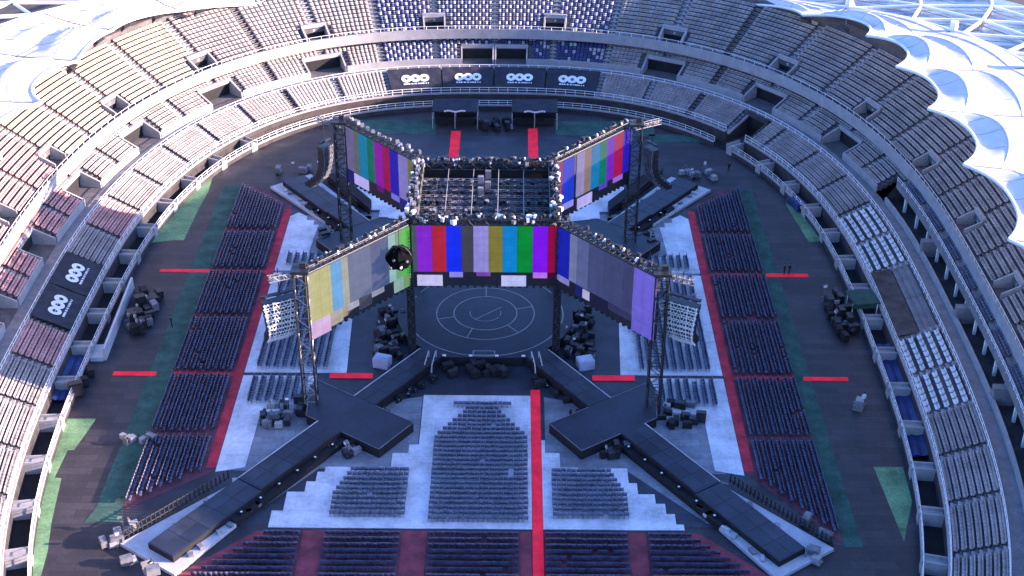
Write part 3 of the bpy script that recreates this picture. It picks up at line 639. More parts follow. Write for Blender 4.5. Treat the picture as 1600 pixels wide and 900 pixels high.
def local(axis, r, p):
    """axis unit (ax, ay): point at distance r along it, p to its left"""
    return (axis[0] * r - axis[1] * p, axis[1] * r + axis[0] * p)
for sx, sy, nm in ((-1, -1, 'front left'), (1, -1, 'front right'), (-1, 1, 'rear left'), (1, 1, 'rear right')):
    ax = (sx * .575, sy * .818) if sy < 0 else (sx * .615, sy * .788)
    end = 56.3 if sy < 0 else 49.5
    t = thing('runway', 'long black runway from the stage to the %s of the floor, with cross platform' % nm, 'stage', local(ax, 30, 0) + (0,), 'black runways forming an X')
    L = lambda r, p: local(ax, r, p)
    near = 1 if sx < 0 else -1
    deckpart(t, 'walkway', [L(9.6, -1.65), L(25, -1.65), L(25, 1.65), L(9.6, 1.65)], ZS)
    deckpart(t, 'runway_deck', [L(27, -1.75), L(end - 13, -1.75), L(end - 13, 1.75), L(27, 1.75)], ZS - .004)
    deckpart(t, 'ramp_deck', [L(end - 12.95, -1.85), L(end, -1.85), L(end, 1.85), L(end - 12.95, 1.85)], ZS - .1)
    deckpart(t, 'cross_platform', [L(24.2, near * -7.4), L(25.6, near * -7.4), L(30.4, near * -3.6), L(30.4, near * 7.4), L(24.2, near * 7.4)], ZS + .004)
    # deck boards laid over the runway, one mesh shared by alike boards
    for r0, r1, hw_, zt in ((11.2, 24.1, 1.55, ZS), (30.5, end - 13.2, 1.65, ZS - .004), (end - 12.8, end - .1, 1.75, ZS - .1)):
        k = int((r1 - r0) / 2.44); dl = (r1 - r0) / k; pm_ = {}
        for i in range(k):
            for h in (-1, 1):
                key = random.choice(('deck', 'deck', 'deck_b', 'deck_c'))
                if key not in pm_:
                    bb = MB().box((0, 0, 0), (dl - .05, hw_ - .04, .03)); me = bpy.data.meshes.new('deck_board'); me.from_pydata(bb.v, [], bb.f); me.materials.append(M[key]); me.update(); pm_[key] = me
                o = bpy.data.objects.new('deck_board', pm_[key]); COL.objects.link(o); o.parent = t
                x, y = L(r0 + (i + .5) * dl, h * hw_ / 2); o.location = (x - t.location.x, y - t.location.y, zt + .017); o.rotation_euler = (0, 0, math.atan2(ax[1], ax[0]))
    # pale rim strips
    for r0, r1, p in ((11.5, 24.2, 1.68), (11.5, 24.2, -1.68), (30.4, end - 13, 1.78), (30.4, end - 13, -1.78)):
        b = MB(); q = [L(r0, p - .06), L(r1, p - .06), L(r1, p + .06), L(r0, p + .06)]
        b.prism(q, ZS - .12, ZS + .05); b.build('edge_strip', 'edge' if p * near < 0 else 'deckside', t)
    b = MB()
    for q in ([L(24.2, -7.4), L(24.2, -1.7)], [L(24.2, 1.7), L(24.2, 7.4)], [L(30.4, near * -3.6), L(30.4, near * -1.8)], [L(30.4, near * 1.8), L(30.4, near * 7.4)], [L(25.6, near * -7.4), L(30.4, near * -3.6)], [L(24.2, near * 7.4), L(30.4, near * 7.4)]):
        MB().tube((*q[0], ZS + .03), (*q[1], ZS + .03), .05, 4).build('platform_rim', 'greycase', t)
    # black ledge with small lamps on the near flank
    b = MB(); w0, w1 = 1.85, 2.75
    q = [L(30.6, near * w0), L(end - 8, near * w0), L(end - 8, near * w1), L(30.6, near * w1)]; b.prism(q, .02, .75); b.build('cable_ledge', 'deckside', t)
    r = 32.5
    while r < end - 9:
        b = MB(); x, y = L(r, near * 2.3); b.box((x, y, .9), (.34, .34, .28), math.atan2(ax[1], ax[0])); lm = b.build('edge_lamp', 'blacksteel', t)
        b = MB(); b.box((x, y, 1.06), (.2, .2, .03), math.atan2(ax[1], ax[0])); b.build('lens', 'bulb', lm); r += 2.9
    # pale pad round the end
    b = MB(); q = [L(end - 14, near * -2.2), L(end + 1.2, near * -4.9), L(end + 1.2, near * 3.2), L(end - 11, near * 2.6)]; q = q if near > 0 else q[::-1]
    if sy > 0: q = [L(end - 14, -2.9), L(end + .9, -3.6), L(end + .9, 3.6), L(end - 14, 2.9)]
    b.prism(q, .05, .45); b.build('end_pad', 'pad', t)
    for i in range(9):
        b = MB(); x, y = L(end - 13 + i * 1.4, near * (2.35 + .15 * random.random()) * (-1 if i % 3 == 0 else 1)); b.box((x, y, .6), (random.uniform(.5, 1.1), random.uniform(.3, .6), .3), random.uniform(0, 3)); b.build('pad_box', random.choice(['fascia', 'greycase', 'edge']), t)
    if sy > 0:
        q = [L(34, -near * 4.0), L(47, -near * 4.6), L(47, -near * 6.6), L(36, -near * 5.6)]
        MB().prism(q if near < 0 else q[::-1], .03, 1.25).build('side_ramp', 'deckside', t)
    # crowd barrier on the outer edge
    b = MB(); e = 3.4
    for pz in (.3, 1.05): b.tube((*L(end - 13, -near * e), .45 + pz), (*L(end + .5, -near * (e + 1.6)), .45 + pz), .05, 4)
    for i in range(25):
        x, y = L(lerp(end - 13, end + .5, i / 24), -near * lerp(e, e + 1.6, i / 24)); b.tube((x, y, .4), (x, y, 1.6), .09, 4); b.tube((x, y, 1.0), (*L(lerp(end - 13, end + .5, i / 24), -near * (lerp(e, e + 1.6, i / 24) + .5)), .1), .06, 4)
    b.build('barrier', 'blacksteel', t)

# ------------------------------------------------------------------ truss towers, lighting grid, screens
def truss(mb, a, b_, w, r=.06, bays=None, sides=4):
    a, b_ = Vector(a), Vector(b_); d = b_ - a; ln = d.length; d.normalize()
    t = Vector((0, 0, 1)) if abs(d.z) < .9 else Vector((1, 0, 0)); x = d.cross(t).normalized(); y = d.cross(x)
    c = [(x * sx + y * sy) * w / 2 for sx, sy in ((-1, -1), (1, -1), (1, 1), (-1, 1))]
    for q in c: mb.tube(a + q, b_ + q, r, 5)
    k = bays or max(2, round(ln / w))
    for i in range(k):
        p0, p1 = a + d * (ln * i / k), a + d * (ln * (i + 1) / k)
        for j in range(4):
            q0, q1 = c[j], c[(j + 1) % 4]; mb.tube(p0 + (q0 if i % 2 else q1), p1 + (q1 if i % 2 else q0), r * .6, 4)
            mb.tube(p0 + q0, p0 + q1, r * .6, 4)
    return mb
TOW = {}
for sx, sy, nm in ((-1, -1, 'front left'), (1, -1, 'front right'), (-1, 1, 'rear left'), (1, 1, 'rear right')):
    x, y = sx * 20.2, sy * 20.0
    t = thing('truss_tower', 'tall dark truss tower holding the outer end of the %s screen' % nm, 'tower', (x, y, ZS), 'truss towers at the screen ends')
    for ox in (-.75, .75):
        for oy in (-.75, .75): MB().tube((x + ox, y + oy, 0.03), (x + ox, y + oy, 19.2), .11, 6).build('chord', 'blacksteel', t)
    b = MB()
    for i in range(13):
        z0, z1 = .3 + i * 1.45, .3 + (i + 1) * 1.45
        for k, (p, q) in enumerate((((-.75, -.75), (.75, -.75)), ((.75, -.75), (.75, .75)), ((.75, .75), (-.75, .75)), ((-.75, .75), (-.75, -.75)))):
            a, c = (p, q) if (i + k) % 2 else (q, p); b.tube((x + a[0], y + a[1], z0), (x + c[0], y + c[1], z1), .055, 4); b.tube((x + p[0], y + p[1], z0), (x + q[0], y + q[1], z0), .055, 4)
    b.build('bracing', 'steel' if sy < 0 and sx < 0 else 'blacksteel', t)
    b = MB(); b.box((x, y, .35), (3.0, 3.0, .6)); b.box((x - 1.2, y + .4, .9), (.8, 1.6, .6)); b.build('ballast_base', 'blacksteel', t)
    b = MB(); truss(b, (x - sx * .2, y - sy * .2, 18.9), (x + sx * 3.4, y + sy * 1.6, 19.0), .6, .06); b.build('arm', 'steel', t)
    b = MB(); b.box((x, y, 19.4), (2.0, 2.0, .35)); b.box((x + .3, y, 19.9), (.7, .5, .7)); b.build('head_block', 'blacksteel', t)
for sx in (-1, 1):
    for sy in (-1, 1):
        t = thing('screen_leg', 'dark leg under the %s corner of the central screen box' % (('front ' if sy < 0 else 'rear ') + ('left' if sx < 0 else 'right')), 'tower', (sx * 9.0, sy * 8.2, ZS), 'legs of the central screen box')
        b = MB(); truss(b, (sx * 9.0, sy * 8.2, .05), (sx * 9.0, sy * 8.2, 18.2), .8, .08); b.build('truss', 'blacksteel', t)
        b = MB(); b.box((sx * 9.0, sy * 8.2, 6.0), (.62, .62, 11.0)); b.build('drape', 'black', t)

ZT, ZB = 18.7, 10.3
SCOL = {}
def scol(c, k):
    key = (c, k)
    if key not in SCOL: SCOL[key] = screen_mat('screen_%d_%d_%d' % c, srgb(*c), k)
    return SCOL[key]
GLOW = 1.05 / 2 ** scene.view_settings.exposure
def led_screen(p0, p1, bars, low, label, zt=ZT, zb=ZB, split=.235, tilt=0.0):
    """LED wall from p0 to p1 (left to right as seen from its face). bars: (width, rgb, extends to bottom)"""
    p0, p1 = Vector((*p0, 0)), Vector((*p1, 0)); d = (p1 - p0); ln = d.length; d.normalize(); nrm = Vector((d.y, -d.x, 0))
    t = thing('led_screen', label, 'screen', ((p0.x + p1.x) / 2, (p0.y + p1.y) / 2, zb), 'LED screens of the hanging X')
    def quad(mb, a, e, z0, z1, off, th=.12):
        v = []
        for z in (z0, z1):
            for q, o in ((a, off), (e, off), (e, off - th), (a, off - th)): v.append(p0 + d * q + nrm * o + Vector((0, 0, z)))
        return mb.hexa(v)
    quad(MB(), 0, ln, zb, zt, -.02, .5).build('frame', 'blacksteel', t)
    zs = lerp(zb, zt, split); tot = sum(w for w, *_ in bars); x = 0
    for w, c in bars:
        a, e = x / tot * ln, (x + w) / tot * ln; x += w
        if c: quad(MB(), a + .012, e - .012, zs, zt - .12, .1).build('panel', scol(c, GLOW), t)
    tot = sum(w for w, *_ in low); x = 0
    for w, c, z0, z1 in low:
        a, e = x / tot * ln, (x + w) / tot * ln; x += w
        if c: quad(MB(), a + .012, e - .012, lerp(zb, zs, z0), lerp(zb, zs, z1) - .01, .1).build('panel', scol(c, GLOW), t)
    b = MB(); truss(b, p0 - nrm * .45 + Vector((0, 0, zt + .45)), p1 - nrm * .45 + Vector((0, 0, zt + .45)), .8, .06); b.build('top_truss', 'blacksteel', t)
    b = MB(); k = int(ln / 1.1)
    for i in range(k):
        q = p0 + d * (ln * (i + .5 + random.uniform(-.2, .2)) / k) - nrm * random.uniform(.1, 1.0); b.box((q.x, q.y, zt + .9 + random.uniform(0, .25)), (random.uniform(.3, .55), random.uniform(.25, .5), random.uniform(.3, .6)), random.uniform(0, 3))
    b.build('rigging', random.choice(['greycase', 'blacksteel']), t)
    for i in range(k):
        if random.random() < .5:
            q = p0 + d * (ln * (i + random.random()) / k) - nrm * random.uniform(0, .9); b = MB(); b.tube((q.x, q.y, zt + .75), (q.x + random.uniform(-.2, .2), q.y - .1, zt + 1.15), .17, 7, r1=.1); b.build('lamp', 'bulb', t)
    b = MB(); i = .3
    while i < ln - .3:
        q = p0 + d * i - nrm * .25; b.box((q.x, q.y, zb - .18), (.35, .35, .32), math.atan2(d.y, d.x)); i += .9
    b.build('lower_rig', 'blacksteel', t)
    return t
K = (20, 22, 38)
led_screen((-8.6, -8.1), (8.75, -8.1), [(7, (70, 84, 100)), (23, (134, 36, 214)), (21, (178, 34, 58)), (23, (18, 44, 250)), (18, (66, 66, 82)), (23, (148, 140, 222)), (21, (128, 122, 52)), (22, (8, 132, 212)), (23, (0, 140, 52)), (23, (128, 14, 244)), (13, (150, 0, 62))],
           [(6, None, 0, 1), (39, (202, 200, 250), 0, .75), (10, None, 0, 1), (21, (140, 136, 232), .62, 1.0), (20, None, 0, 1), (22, (120, 72, 176), .72, 1.0), (16, None, 0, 1), (38, (190, 196, 250), 0, .75), (10, None, 0, 1), (22, (190, 120, 240), .6, 1.0), (13, (60, 0, 50), .6, 1)], 'front LED screen facing the camera with bright vertical colour bars')
led_screen((-19.7, -20.2), (-8.9, -8.3), [(8, (196, 190, 150)), (25, (188, 186, 128)), (15, (92, 164, 226)), (9, (164, 166, 160)), (32, (98, 112, 150)), (26, (76, 92, 140)), (10, (150, 190, 196)), (9, (110, 168, 120)), (7, (84, 190, 80)), (6, (60, 180, 50))],  # bar colours have the sun's glare washed into them
           [(25, (214, 178, 226), -.15, 1), (15, (176, 168, 160), .1, 1), (6, (168, 152, 130), .3, 1), (14, (170, 172, 196), .55, 1.0), (16, (60, 66, 88), .2, 1), (16, (150, 152, 178), .62, 1), (13, None, 0, 1), (12, (140, 176, 170), .1, 1), (10, (120, 160, 110), .1, 1)], 'front left wing screen with sun glare mixed into its yellow and pale blue bars')
led_screen((8.95, -8.3), (19.7, -20.2), [(17, (20, 30, 176)), (10, (112, 122, 168)), (16, (88, 98, 150)), (20, (66, 74, 122)), (26, (62, 70, 116)), (14, (58, 64, 110)), (29, (106, 98, 214))],
           [(17, (130, 130, 206), .55, .95), (10, None, 0, 1), (10, (24, 30, 110), .2, 1), (10, (180, 184, 220), .3, .9), (26, (24, 26, 60), .1, 1), (32, (48, 52, 96), .5, 1), (29, (104, 96, 212), .0, 1)], 'front right wing screen, mostly grey with a violet end panel')
led_screen((-19.7, 20.4), (-8.9, 8.6), [(15, (104, 100, 150)), (6, (98, 100, 92)), (13, (18, 122, 168)), (10, (14, 108, 92)), (12, (138, 24, 168)), (10, (150, 16, 84)), (12, (36, 28, 178)), (13, (128, 122, 196)), (13, (112, 116, 72))],
           [(12, (34, 36, 110), 0, 1), (20, (186, 180, 250), .1, .9), (12, None, 0, 1), (10, (90, 28, 110), .6, 1), (10, None, 0, 1), (11, (120, 116, 220), .55, 1), (13, (36, 36, 120), .2, 1), (12, (60, 66, 150), .4, 1)], 'rear left wing screen with colour bars and one white block')
led_screen((8.95, 8.6), (19.7, 20.4), [(10, (150, 40, 96)), (17, (28, 60, 214)), (4, None), (11, (150, 142, 196)), (10, (146, 120, 120)), (13, (20, 126, 190)), (11, (10, 120, 108)), (11, (118, 34, 200)), (14, (168, 16, 84)), (14, (34, 28, 190))],
           [(10, (60, 30, 110), .5, 1), (16, (150, 150, 240), .5, .95), (6, None, 0, 1), (21, (184, 180, 250), 0, .8), (10, None, 0, 1), (12, (80, 70, 190), .6, 1), (9, None, 0, 1), (14, (150, 110, 220), .6, 1.0), (12, None, 0, 1)], 'rear right wing screen with colour bars ending in blue')
led_screen((8.6, 8.3), (-8.6, 8.3), [(1, (60, 60, 150)), (1, (110, 30, 160)), (1, (20, 110, 150)), (1, (120, 120, 60))], [(1, None, 0, 1)], 'back LED screen of the central box, facing the far stand')
for sx in (-1, 1):
    led_screen((sx * 9.3, sx * -7.6), (sx * 9.3, sx * 7.6), [(1, (40, 50, 150)), (1, (120, 30, 120)), (1, (30, 110, 130))], [(1, None, 0, 1)], '%s side LED screen of the central box, seen edge on' % ('right' if sx > 0 else 'left'))

grid = thing('lighting_grid', 'black rigging grid with lamps on top of the central screen box', 'rigging', (0, 0, 18.5))
MB().box((0, 0, 14.6), (16.8, 15.6, .1)).build('dark_infill', 'black', grid)  # black sheet added to make the open screen box look unlit inside
for y in (-6.2, -4.6, -3.0, -1.4, .2, 1.8, 3.4, 5.0, 6.4):
    b = MB(); truss(b, (-8.6, y, 17.2), (8.6, y, 17.2), .55, .055); b.build('cross_truss', 'greycase', grid)
for x in (-6.6, -3.2, 0, 3.2, 6.6):
    b = MB(); truss(b, (x, -7.5, 16.4), (x, 7.6, 16.4), .5, .05); b.build('long_truss', 'greycase', grid)
for x in (-4.8, -1.6, 1.6, 4.8):
    b = MB(); b.tube((x, -7.6, 18.5), (x, 7.6, 18.5), .06, 5); b.build('cable', 'steel', grid)
for (a, e) in (((-8.9, -7.6), (8.9, -7.6)), ((-8.9, 7.9), (8.9, 7.9)), ((-8.5, -7.6), (-8.5, 7.9)), ((8.5, -7.6), (8.5, 7.9))):
    b = MB(); truss(b, (*a, 18.9), (*e, 18.9), 1.0, .07); b.build('edge_truss', 'blacksteel', grid)
for i in range(190):
    k = i % 4; u = random.uniform(-1, 1)
    x, y = ((u * 8.8, -7.7), (u * 8.8, 8.0), (-8.7, u * 7.8), (8.7, u * 7.8))[k]
    x += random.uniform(-.6, .6); y += random.uniform(-.6, .6); b = MB(); zz = 19.3 + random.uniform(-.2, .4)
    b.box((x, y, zz), (random.uniform(.25, .6), random.uniform(.25, .5), random.uniform(.25, .6)), random.uniform(0, 3)); b.build('fixture', random.choice(['blacksteel', 'blacksteel', 'blacksteel', 'greycase', 'greycase', 'edge', 'bulb']), grid)
for i in range(60):
    b = MB(); x, y = random.uniform(-8, 8), random.choice((-5.2, -2.6, 0, 2.6, 5.2)); b.tube((x, y, 17.3), (x + .1, y - .1, 17.9), .2, 7, r1=.28); b.build('moving_lamp', random.choice(['blacksteel', 'greycase', 'blacksteel']), grid)
b = MB()
for i in range(6): b.box((-.2 + (i % 2) * .9 - .4, 2.2 + i * .55, 18.0 + (i % 3) * .5), (.7, .5, 1.0))
b.build('hoist_cluster', 'greycase', grid)

def speaker_array(x, y, rz, label, mt, ws=1.0):
    t = thing('speaker_array', label, 'loudspeaker', (x, y, 18.4), 'hanging speaker arrays')
    ca, sa = math.cos(rz), math.sin(rz); z = 15.6; off = 0.0; ang = 0.0
    for i in range(11):
        ang = .035 * i * i / 2.2; h = .78; z -= h * math.cos(min(ang, .9)); off += -h * math.sin(min(ang, 1.0)) * .9
        c = (x + ca * off, y + sa * off, z)
        b = MB(); w = (4.3 - i * .2) * ws
        b.box(c, (1.1, w, h * .86), rz); bx = b.build('speaker_box', 'blacksteel', t)
        b = MB()
        for e in (-1, 1):
            for k in (0, 1):
                q = (c[0] + ca * .62 - sa * e * w * (.24 + .24 * k), c[1] + sa * .62 + ca * e * w * (.24 + .24 * k)); b.box((q[0], q[1], c[2]), (.08, .09, h * .98), rz)
            b.box((c[0] + ca * .64, c[1] + sa * .64, c[2] + e * h * .3), (.08, w * 1.04, .07), rz)
        P3 = lambda u, h_: (c[0] + ca * .68 - sa * u * w / 2, c[1] + sa * .68 + ca * u * w / 2, c[2] + h_ * h / 2)
        for u in np.arange(-1, .99, .4): b.tube(P3(u, -1), P3(u + .2, 1), .035, 4); b.tube(P3(u + .2, 1), P3(u + .4, -1), .035, 4)
        b.build('rigging_frame', mt, bx)
    b = MB(); b.box((x, y, 15.9), (.5, 4.6 * ws, .18), rz); b.tube((x, y, 15.9), (x, y, 19.2), .06); b.build('fly_bar', 'blacksteel', t)
speaker_array(-22.9, -19.4, R(-62), 'speaker array with pale metal rigging hung left of the front left screen', 'whitesteel')
speaker_array(22.7, -19.4, R(-118), 'speaker array with pale metal rigging hung right of the front right screen', 'whitesteel')
speaker_array(-22.6, 21.2, R(-35), 'black curved speaker array left of the rear left screen', 'greycase', .45)
speaker_array(22.6, 21.2, R(180 + 35), 'black curved speaker array right of the rear right screen', 'greycase', .45)

# black globe hanging before the front left screen
t = thing('hanging_globe', 'round black fixture hanging before the front left wing screen', 'fixture', (-9.9, -11.3, 16))
gx, gy, gz = -9.9, -11.3, 16.0
b = MB(); v = []; nn, mm = 16, 10
for j in range(mm + 1):
    for i in range(nn):
        ph = math.pi * j / mm; w = 2 * math.pi * i / nn; rr = 1.6 * (1 + .08 * math.sin(5 * w + 3 * ph)); v.append((gx + rr * math.sin(ph) * math.cos(w), gy + rr * math.sin(ph) * math.sin(w), gz + rr * .92 * math.cos(ph)))
b.add(v, [(j * nn + i, (j + 1) * nn + i, (j + 1) * nn + (i + 1) % nn, j * nn + (i + 1) % nn) for j in range(mm) for i in range(nn)]); b.build('shell', 'velvet', t)
for dx, dz in ((-.5, .4), (.3, -.5), (1.0, .3), (-.9, -.6)):
    b = MB(); b.tube((gx + dx, gy - 1.35, gz + dz), (gx + dx * 1.1, gy - 1.75, gz + dz * 1.1 + .12), .16, 7); b.build('lamp', 'bulb' if dx == .3 else 'greycase', t)
b = MB(); b.path([(gx + 1.5 * math.cos(R(a)), gy - .6, gz + 1.9 * math.sin(R(a))) for a in range(20, 161, 20)], .1, 5); b.tube((gx, gy, gz + 1.6), (gx, gy + .6, 20.0), .05); b.build('hoop', 'blacksteel', t)

# ------------------------------------------------------------------ floor chairs
def chair_mesh():
    b = MB(); b.box((0, 0.02, .45), (.50, .46, .05)); b.box((0, -.22, .70), (.50, .06, .42))
    for x in (-.2, .2): b.box((x, .2, .21), (.035, .035, .42)); b.box((x, -.22, .24), (.035, .035, .48))
    return b
CH = []          # x, y, rotation, material slot (0 black, 1 slate), individual?
def row(x0, y0, x1, y1, rot, slot, pitch=.53):
    n = int(math.hypot(x1 - x0, y1 - y0) / pitch)
    for i in range(n):
        f = (i + .5) / n
        if random.random() < .012: continue
        CH.append((lerp(x0, x1, f) + random.uniform(-.025, .025), lerp(y0, y1, f) + random.uniform(-.035, .035), rot + random.uniform(-.05, .05), slot))
y = -19.1; i = 0
while y > -39.9:                                  # middle block, narrow at the stage end
    hw = 3.45 if i == 0 else min(5.35, max(2.0, 2.0 + (-20.3 - y) * .66))
    row(-hw, y, hw, y, 0, 1); y -= .83; i += 1
y = -31.7
while y > -39.9:
    f = (-31.7 - y) / 8.2
    row(lerp(-14.4, -15.9, min(1, f * 2.0)), y, -7.85, y, 0, 1); row(7.95, y, lerp(14.6, 16.1, min(1, f * 2.0)), y, 0, 1); y -= .83
y = -42.3; NEAR0 = len(CH)
while y > -50:
    lim = 21.6 + (-41.4 - y) * .97
    for a, e in ((-lim, -18.6), (-16.0, -8.1), (-5.1, 4.35), (7.1, 15.7), (17.9, lim)): row(a, y, e, y, 0, 0)
    y -= .92
NEAR1 = len(CH)
for sx in (-1, 1):
    rot = R(-90) if sx < 0 else R(90)
    for i in range(8):
        x = 31.3 + .93 * i
        y0 = -31.2 - (x - 29.6) * (.82 if sx < 0 else 1.32); y1 = 31.2 + (x - 29.6) * .9
        cuts = [y0] + [c for c in (-25.2, -12.6, .4, 12.45, 23.8) if c > y0 + 1] + [y1]
        for a, e in zip(cuts[:-1], cuts[1:]): row(sx * x, a + .55, sx * x, e - .55, rot, 0)
    for i in range(9):
        x = 19.6 + 1.02 * i
        row(sx * x, -11.5, sx * x, min(11.3, (x - 17.6) * 2.2 + 3.0), rot, 1)
        if x > 21.6: row(sx * x, -18.4 - .12 * (i - 3), sx * x, -13.6, rot, 1)
        if x > 22.5: row(sx * x, 13.4, sx * x, 17.0, rot, 1)
        if 24.0 < x: row(sx * x, .6, sx * x, .7, rot, 1)
cm = chair_mesh(); me0 = bpy.data.meshes.new('chair'); me0.from_pydata(cm.v, [], cm.f); me0.materials.append(M['chair']); me0.update()
near = sorted([c for c in CH[NEAR0:NEAR1] if c[1] > -48.6], key=lambda c: (round(c[1], 0), abs(c[0])))[:300]
for x, y, r, sl_ in near:
    o = bpy.data.objects.new('chair', me0); COL.objects.link(o); o.location = (x, y, .036); o.rotation_euler = (0, 0, r)
    tag(o, 'dark chair in the rows nearest the camera at the bottom edge', 'chair', 'chairs in the nearest rows')
ns = set(near); rest = [c for c in CH if c not in ns]
bv = np.array(cm.v); bf = np.array(cm.f); C = np.array(rest); ca, sa = np.cos(C[:, 2])[:, None], np.sin(C[:, 2])[:, None]
V = np.stack([bv[None, :, 0] * ca - bv[None, :, 1] * sa + C[:, 0:1], bv[None, :, 0] * sa + bv[None, :, 1] * ca + C[:, 1:2], bv[None, :, 2] + .036 + C[:, 3:4] * .06], -1)
F = (np.arange(len(rest))[:, None, None] * len(bv) + bf[None]).reshape(-1, 4)
me = bpy.data.meshes.new('floor_chairs'); me.vertices.add(V.size // 3); me.vertices.foreach_set('co', V.reshape(-1)); me.loops.add(F.size); me.loops.foreach_set('vertex_index', F.reshape(-1).astype(np.int32))
me.polygons.add(len(F)); me.polygons.foreach_set('loop_start', np.arange(0, F.size, 4, dtype=np.int32)); me.materials.append(M['chair']); me.materials.append(M['chair_grey'])
me.polygons.foreach_set('material_index', np.repeat(C[:, 3].astype(np.int32), len(bf))); me.update()
o = bpy.data.objects.new('floor_chairs', me); COL.objects.link(o); tag(o, 'rows of dark chairs set out over the whole arena floor', 'chairs', kind='stuff')

# ------------------------------------------------------------------ equipment
def proto_case(mt, k=1.0):
    b = MB(); b.box((0, 0, .50 * k), (1.2, .7, .72 * k)); b.box((0, 0, .93 * k), (1.16, .66, .12)); b.box((0, 0, .86 * k), (1.24, .74, .05))
    for x in (-.48, .48):
        for y in (-.24, .24): b.box((x, y, .07), (.12, .08, .14))
    return b, mt
def lump(b, r, h, seed):
    rr = random.Random(seed); n, mm = 9, 4; v = []
    for j in range(mm + 1):
        for i in range(n):
            f = j / mm; w = 2 * math.pi * i / n; k = r * (1 - f ** 2.2 * .75) * rr.uniform(.8, 1.15); v.append((k * math.cos(w) * 1.3, k * math.sin(w), h * f * rr.uniform(.9, 1.1)))
    b.add(v, [(j * n + i, j * n + (i + 1) % n, (j + 1) * n + (i + 1) % n, (j + 1) * n + i) for j in range(mm) for i in range(n)] + [tuple(mm * n + i for i in range(n))]); return b
PROTO = []
def reg(name, b, mts, cat):
    me = bpy.data.meshes.new(name); me.from_pydata(b.v, [], b.f)
    for q in mts: me.materials.append(M[q])
    if any(b.mi): me.polygons.foreach_set('material_index', b.mi)
    me.update(); PROTO.append((name, me, cat))
for mt in ('blacksteel', 'greycase', 'black'):
    b, _ = proto_case(mt); reg('equipment_case', b, [mt], 'case')
b, _ = proto_case('blacksteel', 1.6); reg('equipment_rack', b, ['blacksteel'], 'case')
reg('covered_pile', lump(MB(), .9, .8, 3), ['black'], 'equipment'); reg('covered_pile', lump(MB(), .7, 1.1, 8), ['black'], 'equipment')
b = MB(); b.box((0, 0, .25), (.5, .4, .3)); b.tube((0, 0, .4), (0, -.05, .55), .05); b.tube((0, -.18, .62), (0, .16, .82), .2, 8, r1=.15); b.tube((0, -.2, .61), (0, -.185, .618), .17, 8, mi=1); reg('stage_light', b, ['blacksteel', 'bulb'], 'light')
b = MB(); b.tube((0, 0, .3), (0, 0, 1.7), .04)
for a in range(3): b.tube((0, 0, .5), (.5 * math.cos(a * 2.1), .5 * math.sin(a * 2.1), .02), .03, 4)
b.box((0, 0, 1.75), (.5, .2, .35)); b.box((0, -.11, 1.75), (.4, .03, .26), mi=1); reg('tripod_lamp', b, ['steel', 'bulb'], 'light')
b = MB(); b.box((0, 0, .06), (1.6, .9, .08)); b.box((-.7, 0, .5), (.06, .9, .9)); b.box((.25, 0, .4), (.8, .7, .6), mi=1)
reg('hand_cart', b, ['steel', 'fascia'], 'cart')
ORD = {}
def cluster(spots, where, group, kinds, zf=lambda x, y: .03):
    base = random.uniform(-.6, .6)
    for x, y, s in spots:
        k = random.choice(kinds); nm, me, cat = PROTO[k]; o = bpy.data.objects.new(nm, me); COL.objects.link(o); o.location = (x, y, zf(x, y)); o.rotation_euler = (0, 0, base + random.choice((0, 1, 2, 3)) * 1.5708 + random.uniform(-.12, .12)); q = random.uniform(.85, 1.15) * s; o.scale = (q, q, q)
        desc = {'equipment_case': 'wheeled equipment case', 'equipment_rack': 'tall black equipment rack', 'covered_pile': 'pile of gear under black cloth', 'stage_light': 'small stage light with pale lens', 'tripod_lamp': 'lamp on a tripod', 'hand_cart': 'hand cart with a pale load'}[nm]
        tag(o, '%s %s' % (desc, where), cat, group)
def scatter(x0, y0, x1, y1, n, s=1.0): return [(random.uniform(x0, x1), random.uniform(y0, y1), s) for _ in range(n)]
ALL = [0, 0, 0, 1, 2, 2, 3, 3, 6, 6, 7]
def diag(ax, r0, r1, p0, p1, n, s=1.0): return [(*local(ax, random.uniform(r0, r1), random.uniform(p0, p1)), s) for _ in range(n)]
for sx, w in ((-1, 'left'), (1, 'right')):
    q = [(sx * (12.0 + random.uniform(-1.8, 1.8) - .12 * i * 0), 2.0 - 11.0 * i / 56, .85) for i in range(56)]
    cluster(q, 'in the dark gear pit %s of the round stage' % w, 'gear %s of the stage' % w, ALL)
    q = diag((sx * .575, -.818), 24.5, 31, *((sorted((sx * -8.0, sx * -11.5)))), 16); q = [(sx * random.uniform(21.5, 26), random.uniform(-23.5, -18.5), 1.0) for _ in range(18)]
    cluster(q, 'heaped at the foot of the front %s tower' % w, 'gear at the front %s tower' % w, ALL + [8])
    cluster(scatter(*(sorted((sx * 20.5, sx * 24))[:1] + [19.5] + sorted((sx * 20.5, sx * 24))[1:] + [23.5]), 6), 'heaped at the foot of the rear %s tower' % w, 'gear at the rear %s tower' % w, ALL + [8])
    cluster(diag((sx * .575, -.818), 30.8, 32.4, *((1.6, 5.0) if sx < 0 else (-5.0, -1.6)), 12, .9), 'along the near edge of the %s cross platform' % w, 'gear by the %s cross platform' % w, ALL + [6, 8])
    cluster(diag((sx * .575, -.818), 14, 23.5, *((2.0, 3.2) if sx < 0 else (-3.2, -2.0)), 12, .8), 'beside the inner %s walkway' % w, 'gear beside the %s walkway' % w, [0, 2, 6, 6])
    b = MB(); b.box((sx * 12.6, -10.6, .75), (2.0, 1.5, 1.3), sx * .3); b.box((sx * 12.6, -10.6, 1.43), (1.7, 1.2, .08), sx * .3); tag(b.build('covered_crate', 'paleblue'), 'pale tarpaulin covered crate between the runway and the gear %s of the stage' % w, 'crate')
